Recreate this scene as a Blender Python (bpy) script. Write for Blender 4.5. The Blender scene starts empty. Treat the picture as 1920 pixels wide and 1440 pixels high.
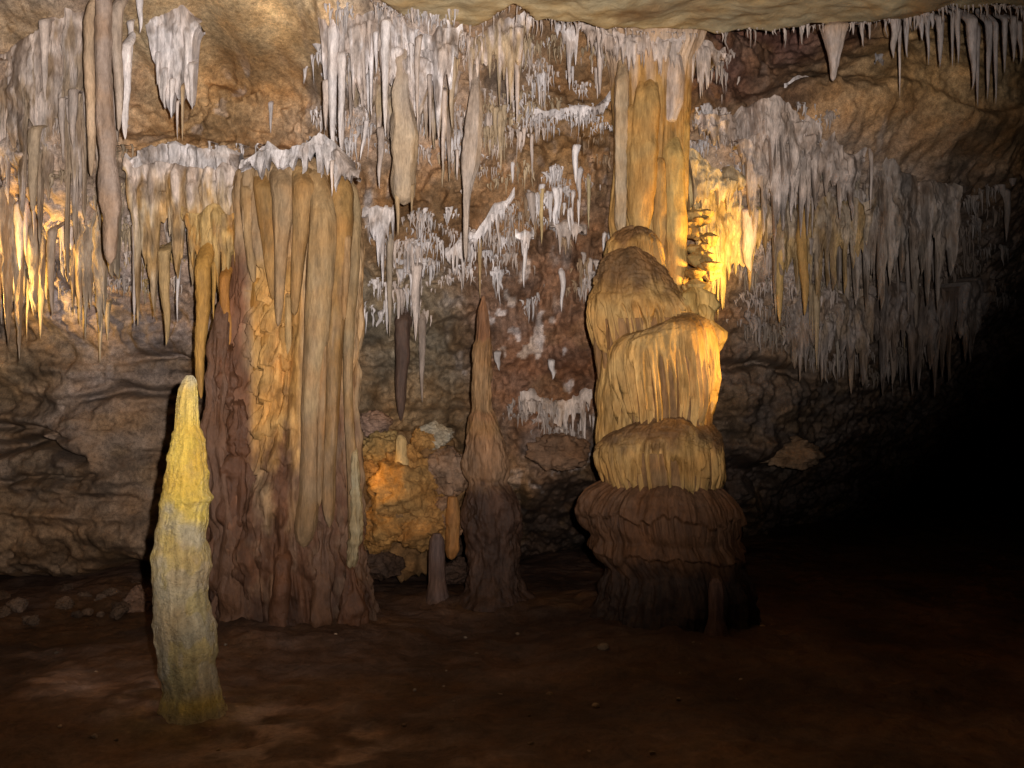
import bpy, math, random
import numpy as np

# ------------------------------------------------------------------ camera, world, lamps, exposure
SC = bpy.context.scene
COL = SC.collection
F = 1663.0          # focal length in photograph pixels (1920 wide)
CH = 1.6            # eye height
def P(px, py, D):   # a point at distance D in front of the camera
    return np.array([(px - 960.0) / F * D, D, CH + (720.0 - py) / F * D])

cam = bpy.data.cameras.new('camera')
cam.sensor_width = 36.0
cam.lens = 36.0 * F / 1920.0
cam.clip_end = 200
camo = bpy.data.objects.new('camera', cam)
camo.location = (0, 0, CH)
camo.rotation_euler = (math.radians(90), 0, 0)
COL.objects.link(camo)
SC.camera = camo

world = bpy.data.worlds.new('World')
SC.world = world
world.use_nodes = True
bg = world.node_tree.nodes['Background']
bg.inputs[0].default_value = (0.5, 0.45, 0.42, 1)
bg.inputs[1].default_value = 0.0015

SC.view_settings.view_transform = 'Standard'
SC.view_settings.look = 'None'
SC.view_settings.exposure = 0.12
SC.view_settings.gamma = 1.0

from mathutils import Vector
def lamp(name, kind, loc, target, power, colour, radius, size=90, blend=1.0):
    l = bpy.data.lights.new(name, kind)
    l.energy = power
    l.color = colour
    l.shadow_soft_size = radius
    if kind == 'SPOT':
        l.spot_size = math.radians(size)
        l.spot_blend = blend
    o = bpy.data.objects.new(name, l)
    o.location = loc
    if target is not None:
        o.rotation_euler = (Vector(target) - Vector(loc)).to_track_quat('-Z', 'Y').to_euler()
    COL.objects.link(o)
    return o

# the camera's flash, just right of and above the lens
fl = lamp('camera_flash', 'SPOT', (0.13, 0.0, CH + 0.10), P(560, 170, 6), 1950, (1.0, 0.95, 0.92), 0.02, 80, 1.0)
fl.scale = (1.3, 1.0, 1.0)          # the flash reflector throws a wide, low beam
# the cave's own floodlights, hidden behind the formations
lamp('floodlight_behind_shaft', 'SPOT', P(1425, 530, 6.34), P(1300, 480, 6.72), 80, (1.0, 0.60, 0.12), 0.05, 125, 0.7)
lamp('floodlight_column_side', 'SPOT', P(1660, 610, 5.55), P(1285, 690, 5.95), 190, (1.0, 0.62, 0.16), 0.05, 44, 1.0)
lamp('floodlight_niche', 'POINT', P(604, 700, 5.84), None, 4.5, (1.0, 0.55, 0.14), 0.05)
lamp('floodlight_left_wall', 'SPOT', P(-75, 590, 5.75), P(55, 500, 6.25), 120, (1.0, 0.62, 0.16), 0.04, 110, 1.0)
lamp('floodlight_boulders', 'SPOT', P(672, 880, 6.35), P(775, 930, 6.8), 4, (1.0, 0.55, 0.10), 0.05, 130, 1.0)

# ------------------------------------------------------------------ numpy noise
def _h(ix, iy, iz, seed):
    h = (ix.astype(np.int64) * 374761393 + iy.astype(np.int64) * 668265263 + iz.astype(np.int64) * 2147483647 + seed * 974711) & 0xFFFFFFFF
    h = ((h ^ (h >> 13)) * 1274126177) & 0xFFFFFFFF
    h = (h ^ (h >> 16)) & 0xFFFFFFFF
    h = (h * 2246822519) & 0xFFFFFFFF
    h = (h ^ (h >> 15)) & 0xFFFFFF
    return h / float(0xFFFFFF)
def vnoise(x, y, z, seed=0):
    x, y, z = np.broadcast_arrays(np.asarray(x, float), np.asarray(y, float), np.asarray(z, float))
    fx, fy, fz = np.floor(x), np.floor(y), np.floor(z)
    tx, ty, tz = x - fx, y - fy, z - fz
    tx = tx * tx * tx * (tx * (tx * 6 - 15) + 10)
    ty = ty * ty * ty * (ty * (ty * 6 - 15) + 10)
    tz = tz * tz * tz * (tz * (tz * 6 - 15) + 10)
    r = 0
    for a in (0, 1):
        wx = tx if a else 1 - tx
        for b in (0, 1):
            wy = ty if b else 1 - ty
            for c in (0, 1):
                wz = tz if c else 1 - tz
                r = r + wx * wy * wz * _h(fx + a, fy + b, fz + c, seed)
    return r * 2 - 1
def fbm(x, y, z, seed=0, o=4, g=0.5):
    r, a, f = 0, 1.0, 1.0
    for k in range(o):
        r = r + a * vnoise(x * f, y * f, z * f, seed + k * 17)
        a *= g; f *= 2.03
    return r
def ridge(x, y, z, seed=0, o=3):
    r, a, f = 0, 1.0, 1.0
    for k in range(o):
        r = r + a * (1 - 2 * np.abs(vnoise(x * f, y * f, z * f, seed + k * 13)))
        a *= 0.5; f *= 2.1
    return r
def ss(a, b, x):
    t = np.clip((x - a) / (b - a), 0, 1)
    return t * t * (3 - 2 * t)

# ------------------------------------------------------------------ materials
def rock_material(name, rough=0.62, spec=0.35, bump=0.6, scale=1.0, vertical=0.35, var=0.45, fleck=0.25, tint=0.7):
    m = bpy.data.materials.new(name)
    m.use_nodes = True
    nt = m.node_tree; N = nt.nodes; L = nt.links
    b = N['Principled BSDF']
    geo = N.new('ShaderNodeNewGeometry')
    mp = N.new('ShaderNodeMapping'); mp.inputs['Scale'].default_value = (scale, scale, scale * vertical)
    L.new(geo.outputs['Position'], mp.inputs['Vector'])
    at = N.new('ShaderNodeAttribute'); at.attribute_name = 'Col'
    n1 = N.new('ShaderNodeTexNoise'); n1.inputs['Scale'].default_value = 14; n1.inputs['Detail'].default_value = 9; n1.inputs['Roughness'].default_value = 0.68
    n2 = N.new('ShaderNodeTexNoise'); n2.inputs['Scale'].default_value = 55; n2.inputs['Detail'].default_value = 6; n2.inputs['Roughness'].default_value = 0.7
    n3 = N.new('ShaderNodeTexNoise'); n3.inputs['Scale'].default_value = 4.5; n3.inputs['Detail'].default_value = 5
    for n in (n1, n2): L.new(mp.outputs[0], n.inputs['Vector'])
    L.new(geo.outputs['Position'], n3.inputs['Vector'])
    mr = N.new('ShaderNodeMapRange'); mr.inputs['From Min'].default_value = 0.3; mr.inputs['From Max'].default_value = 0.7
    mr.inputs['To Min'].default_value = 1 - var; mr.inputs['To Max'].default_value = 1 + var * 0.8
    L.new(n1.outputs['Fac'], mr.inputs['Value'])
    mr2 = N.new('ShaderNodeMapRange'); mr2.inputs['From Min'].default_value = 0.3; mr2.inputs['From Max'].default_value = 0.7
    mr2.inputs['To Min'].default_value = 1 - fleck; mr2.inputs['To Max'].default_value = 1 + fleck
    L.new(n2.outputs['Fac'], mr2.inputs['Value'])
    mu = N.new('ShaderNodeMath'); mu.operation = 'MULTIPLY'
    L.new(mr.outputs[0], mu.inputs[0]); L.new(mr2.outputs[0], mu.inputs[1])
    vm = N.new('ShaderNodeVectorMath'); vm.operation = 'SCALE'
    L.new(at.outputs['Color'], vm.inputs[0]); L.new(mu.outputs[0], vm.inputs['Scale'])
    # mineral tint: drifts between iron-stained and grey
    mx = N.new('ShaderNodeMix'); mx.data_type = 'RGBA'; mx.blend_type = 'MULTIPLY'
    cr = N.new('ShaderNodeValToRGB')
    cr.color_ramp.elements[0].position = 0.36; cr.color_ramp.elements[0].color = (1.0, 0.78, 0.55, 1)
    cr.color_ramp.elements[1].position = 0.62; cr.color_ramp.elements[1].color = (1.0, 0.97, 0.96, 1)
    L.new(n3.outputs['Fac'], cr.inputs[0])
    mx.inputs['Factor'].default_value = tint
    L.new(vm.outputs[0], mx.inputs['A']); L.new(cr.outputs[0], mx.inputs['B'])
    L.new(mx.outputs['Result'], b.inputs['Base Color'])
    rr = N.new('ShaderNodeMapRange'); rr.inputs['To Min'].default_value = rough - 0.2; rr.inputs['To Max'].default_value = rough + 0.2
    L.new(n1.outputs['Fac'], rr.inputs['Value']); L.new(rr.outputs[0], b.inputs['Roughness'])
    b.inputs['Specular IOR Level'].default_value = spec
    ad = N.new('ShaderNodeMath'); ad.operation = 'MULTIPLY_ADD'; ad.inputs[1].default_value = 0.35
    L.new(n2.outputs['Fac'], ad.inputs[0]); L.new(n1.outputs['Fac'], ad.inputs[2])
    bp = N.new('ShaderNodeBump'); bp.inputs['Strength'].default_value = bump; bp.inputs['Distance'].default_value = 0.05
    L.new(ad.outputs[0], bp.inputs['Height']); L.new(bp.outputs[0], b.inputs['Normal'])
    return m
M_ROCK = rock_material('cave_rock', 0.75, 0.14, 0.4, 2.2, 0.8, 0.52, 0.42)
M_CEIL = rock_material('ceiling_limestone', 0.75, 0.12, 0.35, 0.6, 1.0, 0.22, 0.12)
M_FLOW = rock_material('flowstone', 0.6, 0.16, 0.45, 1.2, 0.22, 0.42, 0.26)
M_WET = rock_material('wet_flowstone', 0.45, 0.2, 0.55, 1.0, 0.5, 0.28, 0.2)
M_STAL = rock_material('stalactite_calcite', 0.6, 0.25, 0.45, 1.6, 0.25, 0.36, 0.26, 0.25)
M_PALE = rock_material('wet_calcite', 0.3, 0.6, 0.8, 2.6, 0.9, 0.22, 0.2)
M_MUD = rock_material('cave_mud', 0.6, 0.15, 0.5, 0.7, 1.0, 0.4, 0.25)
M_STONE = rock_material('boulder_stone', 0.68, 0.14, 0.7, 1.3, 1.0, 0.4, 0.3)

# ------------------------------------------------------------------ mesh helpers
def mesh_from_grid(name, V, C, wrap=False, cap=False):
    n, m = V.shape[:2]
    idx = np.arange(n * m).reshape(n, m)
    if wrap:
        nx = np.roll(idx, -1, axis=1)
        a, b, c, d = idx[:-1], nx[:-1], nx[1:], idx[1:]
    else:
        a, b, c, d = idx[:-1, :-1], idx[:-1, 1:], idx[1:, 1:], idx[1:, :-1]
    Q = np.stack([a, b, c, d], -1).reshape(-1, 4)
    me = bpy.data.meshes.new(name)
    me.vertices.add(n * m)
    me.vertices.foreach_set('co', V.reshape(-1).astype(np.float32))
    k = len(Q)
    me.loops.add(k * 4)
    me.loops.foreach_set('vertex_index', Q.reshape(-1).astype(np.int32))
    me.polygons.add(k)
    me.polygons.foreach_set('loop_start', (np.arange(k) * 4).astype(np.int32))
    me.polygons.foreach_set('loop_total', np.full(k, 4, np.int32))
    me.polygons.foreach_set('use_smooth', np.ones(k, bool))
    me.update(calc_edges=True)
    at = me.attributes.new('Col', 'FLOAT_COLOR', 'POINT')
    C4 = np.ones((n * m, 4), np.float32)
    C4[:, :3] = np.clip(C.reshape(-1, 3), 0.004, 0.85)
    at.data.foreach_set('color', C4.reshape(-1))
    return me
def merge_meshes(name, grids):      # several wrapped tubes as one mesh
    vs, cs, qs, off = [], [], [], 0
    for V, C in grids:
        n, m = V.shape[:2]
        idx = np.arange(n * m).reshape(n, m) + off
        nx = np.roll(idx, -1, axis=1)
        qs.append(np.stack([idx[:-1], nx[:-1], nx[1:], idx[1:]], -1).reshape(-1, 4))
        vs.append(V.reshape(-1, 3)); cs.append(C.reshape(-1, 3)); off += n * m
    V = np.concatenate(vs); C = np.concatenate(cs); Q = np.concatenate(qs)
    me = bpy.data.meshes.new(name)
    me.vertices.add(len(V)); me.vertices.foreach_set('co', V.reshape(-1).astype(np.float32))
    k = len(Q)
    me.loops.add(k * 4); me.loops.foreach_set('vertex_index', Q.reshape(-1).astype(np.int32))
    me.polygons.add(k)
    me.polygons.foreach_set('loop_start', (np.arange(k) * 4).astype(np.int32))
    me.polygons.foreach_set('loop_total', np.full(k, 4, np.int32))
    me.polygons.foreach_set('use_smooth', np.ones(k, bool))
    me.update(calc_edges=True)
    at = me.attributes.new('Col', 'FLOAT_COLOR', 'POINT')
    C4 = np.ones((len(V), 4), np.float32); C4[:, :3] = np.clip(C, 0.004, 0.85)
    at.data.foreach_set('color', C4.reshape(-1))
    return me
def link(name, me, mat, parent=None, label=None, cat=None, group=None, kind=None, origin=None):
    if origin is not None:
        me.transform(__import__('mathutils').Matrix.Translation(-Vector(origin)))
    me.materials.append(mat)
    o = bpy.data.objects.new(name, me)
    COL.objects.link(o)
    if origin is not None: o.location = origin
    if parent is not None:
        o.parent = parent
        o.location = Vector(o.location) - Vector(parent.location)
    if label: o['label'] = label
    if cat: o['category'] = cat
    if group: o['group'] = group
    if kind: o['kind'] = kind
    return o
def empty(name, loc, label, cat, group=None):
    o = bpy.data.objects.new(name, None)
    COL.objects.link(o)
    o.location = loc; o.empty_display_size = 0.1
    o['label'] = label; o['category'] = cat
    if group: o['group'] = group
    return o
def A(*c): return np.array(c, float)

WHITE = A(.66, .60, .58); PINK = A(.51, .42, .365); TAN = A(.40, .30, .19); OCHRE = A(.40, .235, .075)
BROWN = A(.225, .135, .07); RED = A(.145, .075, .045); GREY = A(.23, .19, .165); MUD = A(.085, .05, .036); LAV = A(.33, .285, .285)

def mixc(C, k, col): return C * (1 - k[..., None]) + np.asarray(col) * k[..., None]

# ------------------------------------------------------------------ the cave wall
CTRL = [  # (pixel x, pixel y, distance)
 (-500,100,5.2),(-500,600,5.8),(-500,1000,6.2),
 (0,60,6.0),(0,250,6.1),(0,420,6.5),(0,560,6.8),(0,700,6.9),(0,900,6.8),(0,1040,6.8),
 (110,40,5.95),(110,250,6.05),(110,480,6.4),(110,620,6.7),(200,720,6.9),(200,880,6.8),(200,1040,6.7),(200,1090,6.9),
 (270,60,6.2),(300,160,6.85),(330,230,7.0),(450,220,7.05),(430,110,6.75),(500,70,6.35),(580,20,6.0),(560,170,6.85),(450,20,6.0),
 (300,300,6.45),(340,400,6.4),(350,560,6.6),(350,700,7.0),(350,900,7.0),(500,320,6.6),(520,600,6.75),(520,900,6.75),(600,300,6.7),(480,1150,6.8),
 (640,80,6.15),(730,60,6.2),(640,260,6.7),(820,100,6.25),(760,260,6.75),(860,240,6.7),
 (720,430,7.0),(800,470,7.15),(760,620,7.3),(720,750,7.4),(800,780,7.3),(760,920,7.1),(700,1020,7.6),(850,1060,8.2),
 (960,90,6.5),(940,250,6.8),(1000,350,7.0),(960,480,7.1),(1050,150,6.85),(1080,300,7.0),(1050,520,7.2),(1000,680,7.3),(1050,780,7.05),(1050,850,7.1),(980,950,8.0),(1030,1080,9.0),
 (1200,80,6.7),(1230,250,7.0),(1230,500,7.3),(1230,800,7.4),(1230,1050,8.5),
 (1350,90,7.0),(1450,90,7.5),(1550,90,7.6),(1420,170,7.25),(1350,260,7.0),(1450,230,6.95),(1580,160,6.75),(1340,400,7.15),
 (1450,360,7.05),(1450,500,7.3),(1420,620,7.5),(1480,740,7.9),(1440,840,8.0),(1450,950,9.2),(1450,1080,11),
 (1650,100,7.1),(1650,200,6.75),(1650,330,7.3),(1600,420,7.5),(1620,600,8.0),(1640,760,8.9),(1650,900,10.5),
 (1780,110,7.1),(1800,230,7.0),(1780,420,7.9),(1800,330,7.4),(1900,220,7.15),(1800,600,9.4),(1820,800,11.5),(1900,100,7.3),(1900,330,7.6),(1900,550,10),(1920,900,13),
 (2300,100,9),(2300,500,11),(2300,900,14),(2700,300,13)]
cw = np.array([P(*c) for c in CTRL])
def _tps(r2): return 0.5 * r2 * np.log(r2 + 1e-9)
K = len(cw)
XZ = cw[:, [0, 2]]
A_ = np.zeros((K + 3, K + 3))
A_[:K, :K] = _tps(((XZ[:, None] - XZ[None]) ** 2).sum(-1)) + np.eye(K) * 0.01
A_[:K, K] = 1; A_[:K, K + 1:] = XZ; A_[K, :K] = 1; A_[K + 1:, :K] = XZ.T
sol = np.linalg.solve(A_, np.concatenate([cw[:, 1], np.zeros(3)]))
def tps(x, z):
    r = np.full(x.shape, sol[K]) + sol[K + 1] * x + sol[K + 2] * z
    for i in range(K):
        r = r + sol[i] * _tps((x - XZ[i, 0]) ** 2 + (z - XZ[i, 1]) ** 2)
    return r
wx = np.linspace(-6.5, 11.0, 1150)
wz = np.linspace(5.3, -0.6, 400)
GX, GZ = np.meshgrid(wx, wz)
WY = np.clip(tps(GX, GZ), 5.2, 16)
PX = 960 + GX / WY * F; PY = 720 - (GZ - CH) / WY * F      # where it lands in the photo, to lay out the rock types
def blob(cx, cy, rx, ry, p=1.0):
    wv = 60 * fbm(GX * 1.1, 0, GZ * 1.1, 5, 3); wu = 60 * fbm(GX * 1.1, 9, GZ * 1.1, 8, 3)
    return np.exp(-p * (((PX + wv - cx) / rx) ** 2 + ((PY + wu - cy) / ry) ** 2))
bed = blob(150, 880, 330, 230) * 1.3                        # bedded limestone
drip = np.clip(blob(1550, 480, 330, 260) + blob(110, 300, 170, 260) + blob(720, 150, 170, 160) + blob(960, 250, 120, 180) + blob(1060, 480, 130, 200), 0, 1)
n_big = fbm(GX * 1.3, WY * 0.4, GZ * 1.6, 1, 4)
n_mid = fbm(GX * 5, 3.1, GZ * 5, 2, 4)
n_bed = ridge(GX * 0.9, 1.7, GZ * 5.5 + 0.25 * GX, 3, 3) + 0.5 * fbm(GX * 3, 1, GZ * 8, 23, 3)
n_drip = ridge(GX * 7.5 + 0.5 * fbm(GX * 2, 0, GZ * 2, 31, 2), 2.2, GZ * 0.9, 4, 3) + 0.35 * fbm(GX * 16, 5, GZ * 4, 14, 3)
n_fin = fbm(GX * 18, 7, GZ * 18, 6, 3)
plain = np.clip(1 - bed - drip, 0.15, 1)
smooth = np.clip(blob(1720, 225, 300, 110) * 1.3 + blob(480, 120, 140, 90), 0, 1)
dY = -(0.17 * n_big + 0.075 * n_mid * plain * (1 - 0.6 * smooth) * (1 - 0.5 * np.clip(bed, 0, 1)) + 0.06 * np.clip(bed, 0, 1) * n_bed + 0.075 * drip * n_drip * (1 - smooth) + 0.042 * n_fin * (1 - 0.6 * smooth) * (1 - 0.55 * np.clip(bed, 0, 1)) + 0.035 * plain * (1 - smooth) * fbm(GX * 11, 4, GZ * 11, 19, 4, 0.65))
# horizontal ledges of the brown wall
led = (GZ * 2.3 + 0.35 * fbm(GX * 0.8, 0, GZ * 0.8, 41, 3)) % 1.0
dY = dY - 0.10 * plain * (ss(0.0, 0.75, led) - ss(0.82, 1.0, led))
for pts, wd, dp in [([(-200,850),(0,838),(60,835),(130,850),(160,862)], 11, .34), ([(-200,800),(0,800),(70,812),(140,822)], 6, .16), ([(170,745),(230,732),(290,742),(345,736)], 9, .26), ([(-300,1110),(0,1118),(120,1112),(280,1092),(420,1090)], 26, .6), ([(250,675),(330,668),(420,680)], 8, .2), ([(690,860),(760,855),(850,850)], 14, .25), ([(-100,900),(60,905),(180,895)], 6, .12), ([(1340,690),(1420,680),(1500,700)], 10, .25), ([(1360,880),(1450,900)], 40, .5)]:
    px_ = [a for a, b in pts]; py_ = [b for a, b in pts]
    yy = np.interp(PX, px_, py_) + 9 * fbm(GX * 2.5, 0, GZ, 77, 3)
    ends = ss(px_[0] - 30, px_[0] + 20, PX) * (1 - ss(px_[-1] - 20, px_[-1] + 30, PX))
    dY = dY + dp * ends * np.exp(-np.abs((PY - yy) / (wd * (1 + .6 * vnoise(GX * 4, 1, 0, 78)))) ** 2.0)
WYD = WY + dY
def Wat(x, z):
    x = np.asarray(x, float); z = np.asarray(z, float)
    u = np.clip((x - wx[0]) / (wx[1] - wx[0]), 0, len(wx) - 1.001); v = np.clip((z - wz[0]) / (wz[1] - wz[0]), 0, len(wz) - 1.001)
    i = u.astype(int); j = v.astype(int); a = u - i; b = v - j
    return (WYD[j, i] * (1 - a) + WYD[j, i + 1] * a) * (1 - b) + (WYD[j + 1, i] * (1 - a) + WYD[j + 1, i + 1] * a) * b
_D = np.arange(4.6, 15.5, 0.025)
def hit(px, py):
    x = (px - 960) / F * _D; z = CH + (720 - py) / F * _D
    k = np.nonzero(_D >= Wat(x, z))[0]
    return float(_D[k[0]]) if len(k) else 12.0
zones = [  # px, py, rx, ry, colour, weight
 (150,860,260,200,A(.15,.108,.078),1.3),(180,620,180,120,LAV*0.85,1),(50,690,110,60,A(.25,.16,.06),1.2),(120,1000,130,60,A(.22,.12,.05),1),
 (110,250,180,220,PINK*0.75,1),(430,190,170,80,A(.46,.285,.13),2.6),(500,80,130,70,A(.66,.50,.29),3),(450,20,150,40,A(.64,.5,.3),2.2),(540,130,90,30,A(.6,.45,.22),0.9),
 (30,50,70,70,A(.40,.31,.2),1),(720,140,140,150,PINK,1.2),(820,400,160,90,A(.28,.165,.075),1.7),(760,640,120,110,A(.19,.165,.12),1.3),(760,900,120,100,A(.24,.13,.04),1.2),
 (960,200,120,120,A(.30,.20,.12),1),(1060,150,110,60,A(.32,.19,.09),1.4),(1050,260,110,60,A(.32,.18,.065),1.4),(1000,430,170,120,A(.22,.125,.07),1.6),(1030,640,150,120,A(.19,.09,.05),1.8),
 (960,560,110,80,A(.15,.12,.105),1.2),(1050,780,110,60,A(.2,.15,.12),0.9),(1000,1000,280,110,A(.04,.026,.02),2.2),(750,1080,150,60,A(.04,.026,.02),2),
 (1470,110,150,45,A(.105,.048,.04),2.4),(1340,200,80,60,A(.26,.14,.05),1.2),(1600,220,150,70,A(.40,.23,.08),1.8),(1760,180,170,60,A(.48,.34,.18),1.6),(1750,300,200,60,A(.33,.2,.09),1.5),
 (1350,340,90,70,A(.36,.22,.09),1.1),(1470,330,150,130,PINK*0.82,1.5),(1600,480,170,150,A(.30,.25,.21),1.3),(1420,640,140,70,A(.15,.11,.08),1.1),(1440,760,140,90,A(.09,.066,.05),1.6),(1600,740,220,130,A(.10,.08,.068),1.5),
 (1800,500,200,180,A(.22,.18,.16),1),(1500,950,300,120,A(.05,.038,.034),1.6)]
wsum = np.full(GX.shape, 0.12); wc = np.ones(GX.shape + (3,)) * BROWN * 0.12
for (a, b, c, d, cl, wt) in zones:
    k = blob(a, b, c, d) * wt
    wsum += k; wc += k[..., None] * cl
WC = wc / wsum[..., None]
# white calcite crust
crust = ss(0.25, 0.75, 0.5 + 0.6 * fbm(GX * 3.5, 1, GZ * 1.3, 51, 4) + 0.35 * fbm(GX * 16, 1, GZ * 5, 52, 3) - 0.45)
czone = np.clip(blob(720, 130, 120, 130) + blob(1080, 200, 90, 26) * 1.4 + blob(950, 110, 80, 90) + blob(1430, 240, 90, 60) + blob(1480, 370, 140, 110) * .8 + blob(710, 430, 50, 80) + blob(1050, 430, 90, 110) * .8 + blob(120, 180, 130, 150) * .8 + blob(780, 520, 60, 60) + blob(1050, 770, 90, 40) + blob(930, 400, 60, 40) + blob(260, 160, 60, 60) * .6, 0, 1)
cm = np.clip(crust * czone * 1.25, 0, 1)[..., None]
WC = WC * (1 - cm) + WHITE * 0.78 * cm
speck = ss(0.55, 0.75, fbm(GX * 9, 4, GZ * 7, 61, 3)) * np.clip(blob(1030, 600, 160, 250) + blob(470, 230, 120, 40), 0, 1)
WC = WC * (1 - 0.7 * speck[..., None]) + WHITE * 0.7 * speck[..., None]
WC = WC * (1 + 0.3 * fbm(GX * 6, 3, GZ * 7, 66, 4))[..., None]
mot = ss(0.1, 0.7, fbm(GX * 3.3, 12, GZ * 4.5, 67, 4))[..., None] * 0.5
WC = WC * (1 - mot) + (WC * 0.5 + A(.24, .15, .07) * 0.5) * mot
dk = ss(0.1, 0.7, fbm(GX * 2.2, 8, GZ * 3.4, 71, 4))[..., None]
WC = WC * (1 - 0.38 * dk)
V = np.stack([GX, WYD, GZ], -1)
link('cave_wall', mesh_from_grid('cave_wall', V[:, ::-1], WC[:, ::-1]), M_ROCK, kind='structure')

# ------------------------------------------------------------------ ceiling
CE = [(-1500,130),(0,100),(55,95),(95,10),(140,-60),(600,-60),(690,-4),(770,42),(850,64),(905,38),(965,6),(1000,34),(1100,40),(1200,60),(1330,63),(1400,55),(1560,45),(1640,40),(1720,25),(1790,2),(1850,6),(1920,14),(3400,60)]
ZC = 4.12
ex = np.array([(p - 960) / (720 - q) * (ZC - CH) for p, q in CE]); ey = np.array([F / (720 - q) * (ZC - CH) for p, q in CE])
cx_ = np.linspace(-7, 11, 620); cy_ = np.concatenate([np.linspace(-2, 5.0, 60), np.linspace(5.03, 9.5, 300)])
CX, CY = np.meshgrid(cx_, cy_)
edge = np.interp(CX, ex, ey) + 0.05 * fbm(CX * 3, 0, CY * .5, 81, 3)
CZ = ZC + 0.035 * fbm(CX * 1.5, CY * 1.5, 0, 82, 4) + 0.012 * fbm(CX * 8, CY * 8, 0, 83, 3)
CZ = CZ + 0.55 * ss(0.0, 0.22, CY - edge) + 0.12 * fbm(CX * 3, CY * 3, 3, 84, 3) * ss(0, 0.2, CY - edge)
cc = A(.40, .33, .20)[None, None] * (1 + 0.22 * fbm(CX * 1.2, CY * 2.2, 0, 85, 4))[..., None]
st = ss(0.25, 0.8, fbm(CX * 1.8, CY * 3.5, 0, 86, 4))[..., None]
cc = cc * (1 - 0.55 * st) + A(.20, .11, .045) * 0.55 * st
bk = ss(0.02, 0.25, CY - edge)[..., None]
cc = cc * (1 - bk) + A(.16, .085, .05) * bk
link('cave_ceiling', mesh_from_grid('cave_ceiling', np.stack([CX, CY, CZ], -1)[::-1], cc[::-1]), M_CEIL, kind='structure')
def Cat(px, py):        # distance at which the ray meets the ceiling sheet
    return F / (720 - py) * (ZC - CH)

# ------------------------------------------------------------------ floor
fx_ = np.linspace(-8, 12, 560); fy_ = np.concatenate([np.linspace(-2, 3, 60), np.linspace(3.02, 9, 360), np.linspace(9.1, 17, 60)])
FX, FY = np.meshgrid(fx_, fy_)
def floor_z(x, y):
    x = np.asarray(x, float); y = np.asarray(y, float)
    z = 0.045 * fbm(x * 0.7, y * 0.7, 0, 91, 3) + 0.016 * fbm(x * 3.2, y * 3.2, 0, 92, 4)
    z = z + 0.06 * ss(6.3, 7.6, y) * ss(-1.0, -3.0, x)
    for px, D, r, h in ((545, 6.0, .72, .10), (1235, 6.05, .8, .10), (925, 6.45, .35, .06), (820, 6.4, .2, .04), (357, 4.36, .26, .05)):     # silt banked round the feet
        q = np.hypot(x - (px - 960) / F * D, y - D)
        z = z + h * np.exp(-(q / r) ** 2) * (1 + .3 * fbm(x * 4, y * 4, 1, 90, 3))
    return z
FZ = floor_z(FX, FY) + 0.012 * ss(-.1, .6, fbm(FX * 4, FY * 4, 0, 99, 3)) + 0.006 * fbm(FX * 14, FY * 14, 0, 93, 3)
fc = A(.125, .074, .052)[None, None] * (1 + 0.5 * fbm(FX * 1.3, FY * 1.3, 0, 94, 4))[..., None]
fpx = 960 + FX / np.maximum(FY, .5) * F; fpy = 720 + CH / np.maximum(FY, .5) * F
wv = fbm(FX * 2, FY * 3, 0, 95, 4)
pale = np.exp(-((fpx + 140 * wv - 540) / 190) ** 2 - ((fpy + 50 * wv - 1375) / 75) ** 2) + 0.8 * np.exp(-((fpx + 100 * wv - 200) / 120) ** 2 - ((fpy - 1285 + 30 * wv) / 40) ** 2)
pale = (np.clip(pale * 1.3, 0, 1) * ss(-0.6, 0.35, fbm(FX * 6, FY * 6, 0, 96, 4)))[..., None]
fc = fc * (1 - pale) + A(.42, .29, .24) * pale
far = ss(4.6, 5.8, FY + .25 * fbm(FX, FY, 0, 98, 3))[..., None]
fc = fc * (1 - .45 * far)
och = (0.35 * ss(0.1, 0.8, fbm(FX * 1.1, FY * 1.9, 0, 97, 4)))[..., None]
fc = fc * (1 - och) + A(.15, .075, .028) * och
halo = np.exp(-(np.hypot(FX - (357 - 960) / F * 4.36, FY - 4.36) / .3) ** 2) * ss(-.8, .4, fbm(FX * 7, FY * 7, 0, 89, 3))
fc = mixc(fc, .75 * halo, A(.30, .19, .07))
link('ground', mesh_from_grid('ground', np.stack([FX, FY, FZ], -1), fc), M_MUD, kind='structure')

# ------------------------------------------------------------------ builders of formations
def tube(path, rad, col, nseg=12, seed=0, lump=0.14, flute=0.12, stain=0.25, col2=None):
    path = np.asarray(path, float); rad = np.asarray(rad, float)
    n = len(path)
    th = np.linspace(0, 2 * np.pi, nseg, endpoint=False)[None]
    Z = path[:, 2:3]; R = rad[:, None]
    Rm = max(rad.max(), 1e-4)
    f = min(1 / Rm, 30)
    nz = fbm(np.cos(th) * 1.1 + seed, np.sin(th) * 1.1 + seed * .7, Z * f * 0.45, seed, 3)
    fl = vnoise(np.cos(th) * 2.6 + seed, np.sin(th) * 2.6, Z * 1.2, seed + 3)
    rg = vnoise(seed, 0.3, Z * f * 1.1 + 0 * th, seed + 5)
    r = R * (1 + 0.7 * lump * nz + flute * fl + lump * 0.5 * rg)
    V = np.stack([path[:, 0:1] + r * np.sin(th), path[:, 1:2] - r * np.cos(th), Z + 0 * th], -1)
    t = np.linspace(0, 1, n)[:, None]
    s = fbm(np.cos(th) * 1.5 + seed, np.sin(th) * 1.5, Z * 4, seed + 9, 3)
    C = np.ones((n, nseg, 3)) * np.asarray(col)
    if col2 is not None:
        k = np.clip(ss(0.1, 0.9, t + 0.3 * s), 0, 1)[..., None]
        C = C * (1 - k) + np.asarray(col2) * k
    C = C * (1 + stain * s)[..., None]
    return V, C
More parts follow.
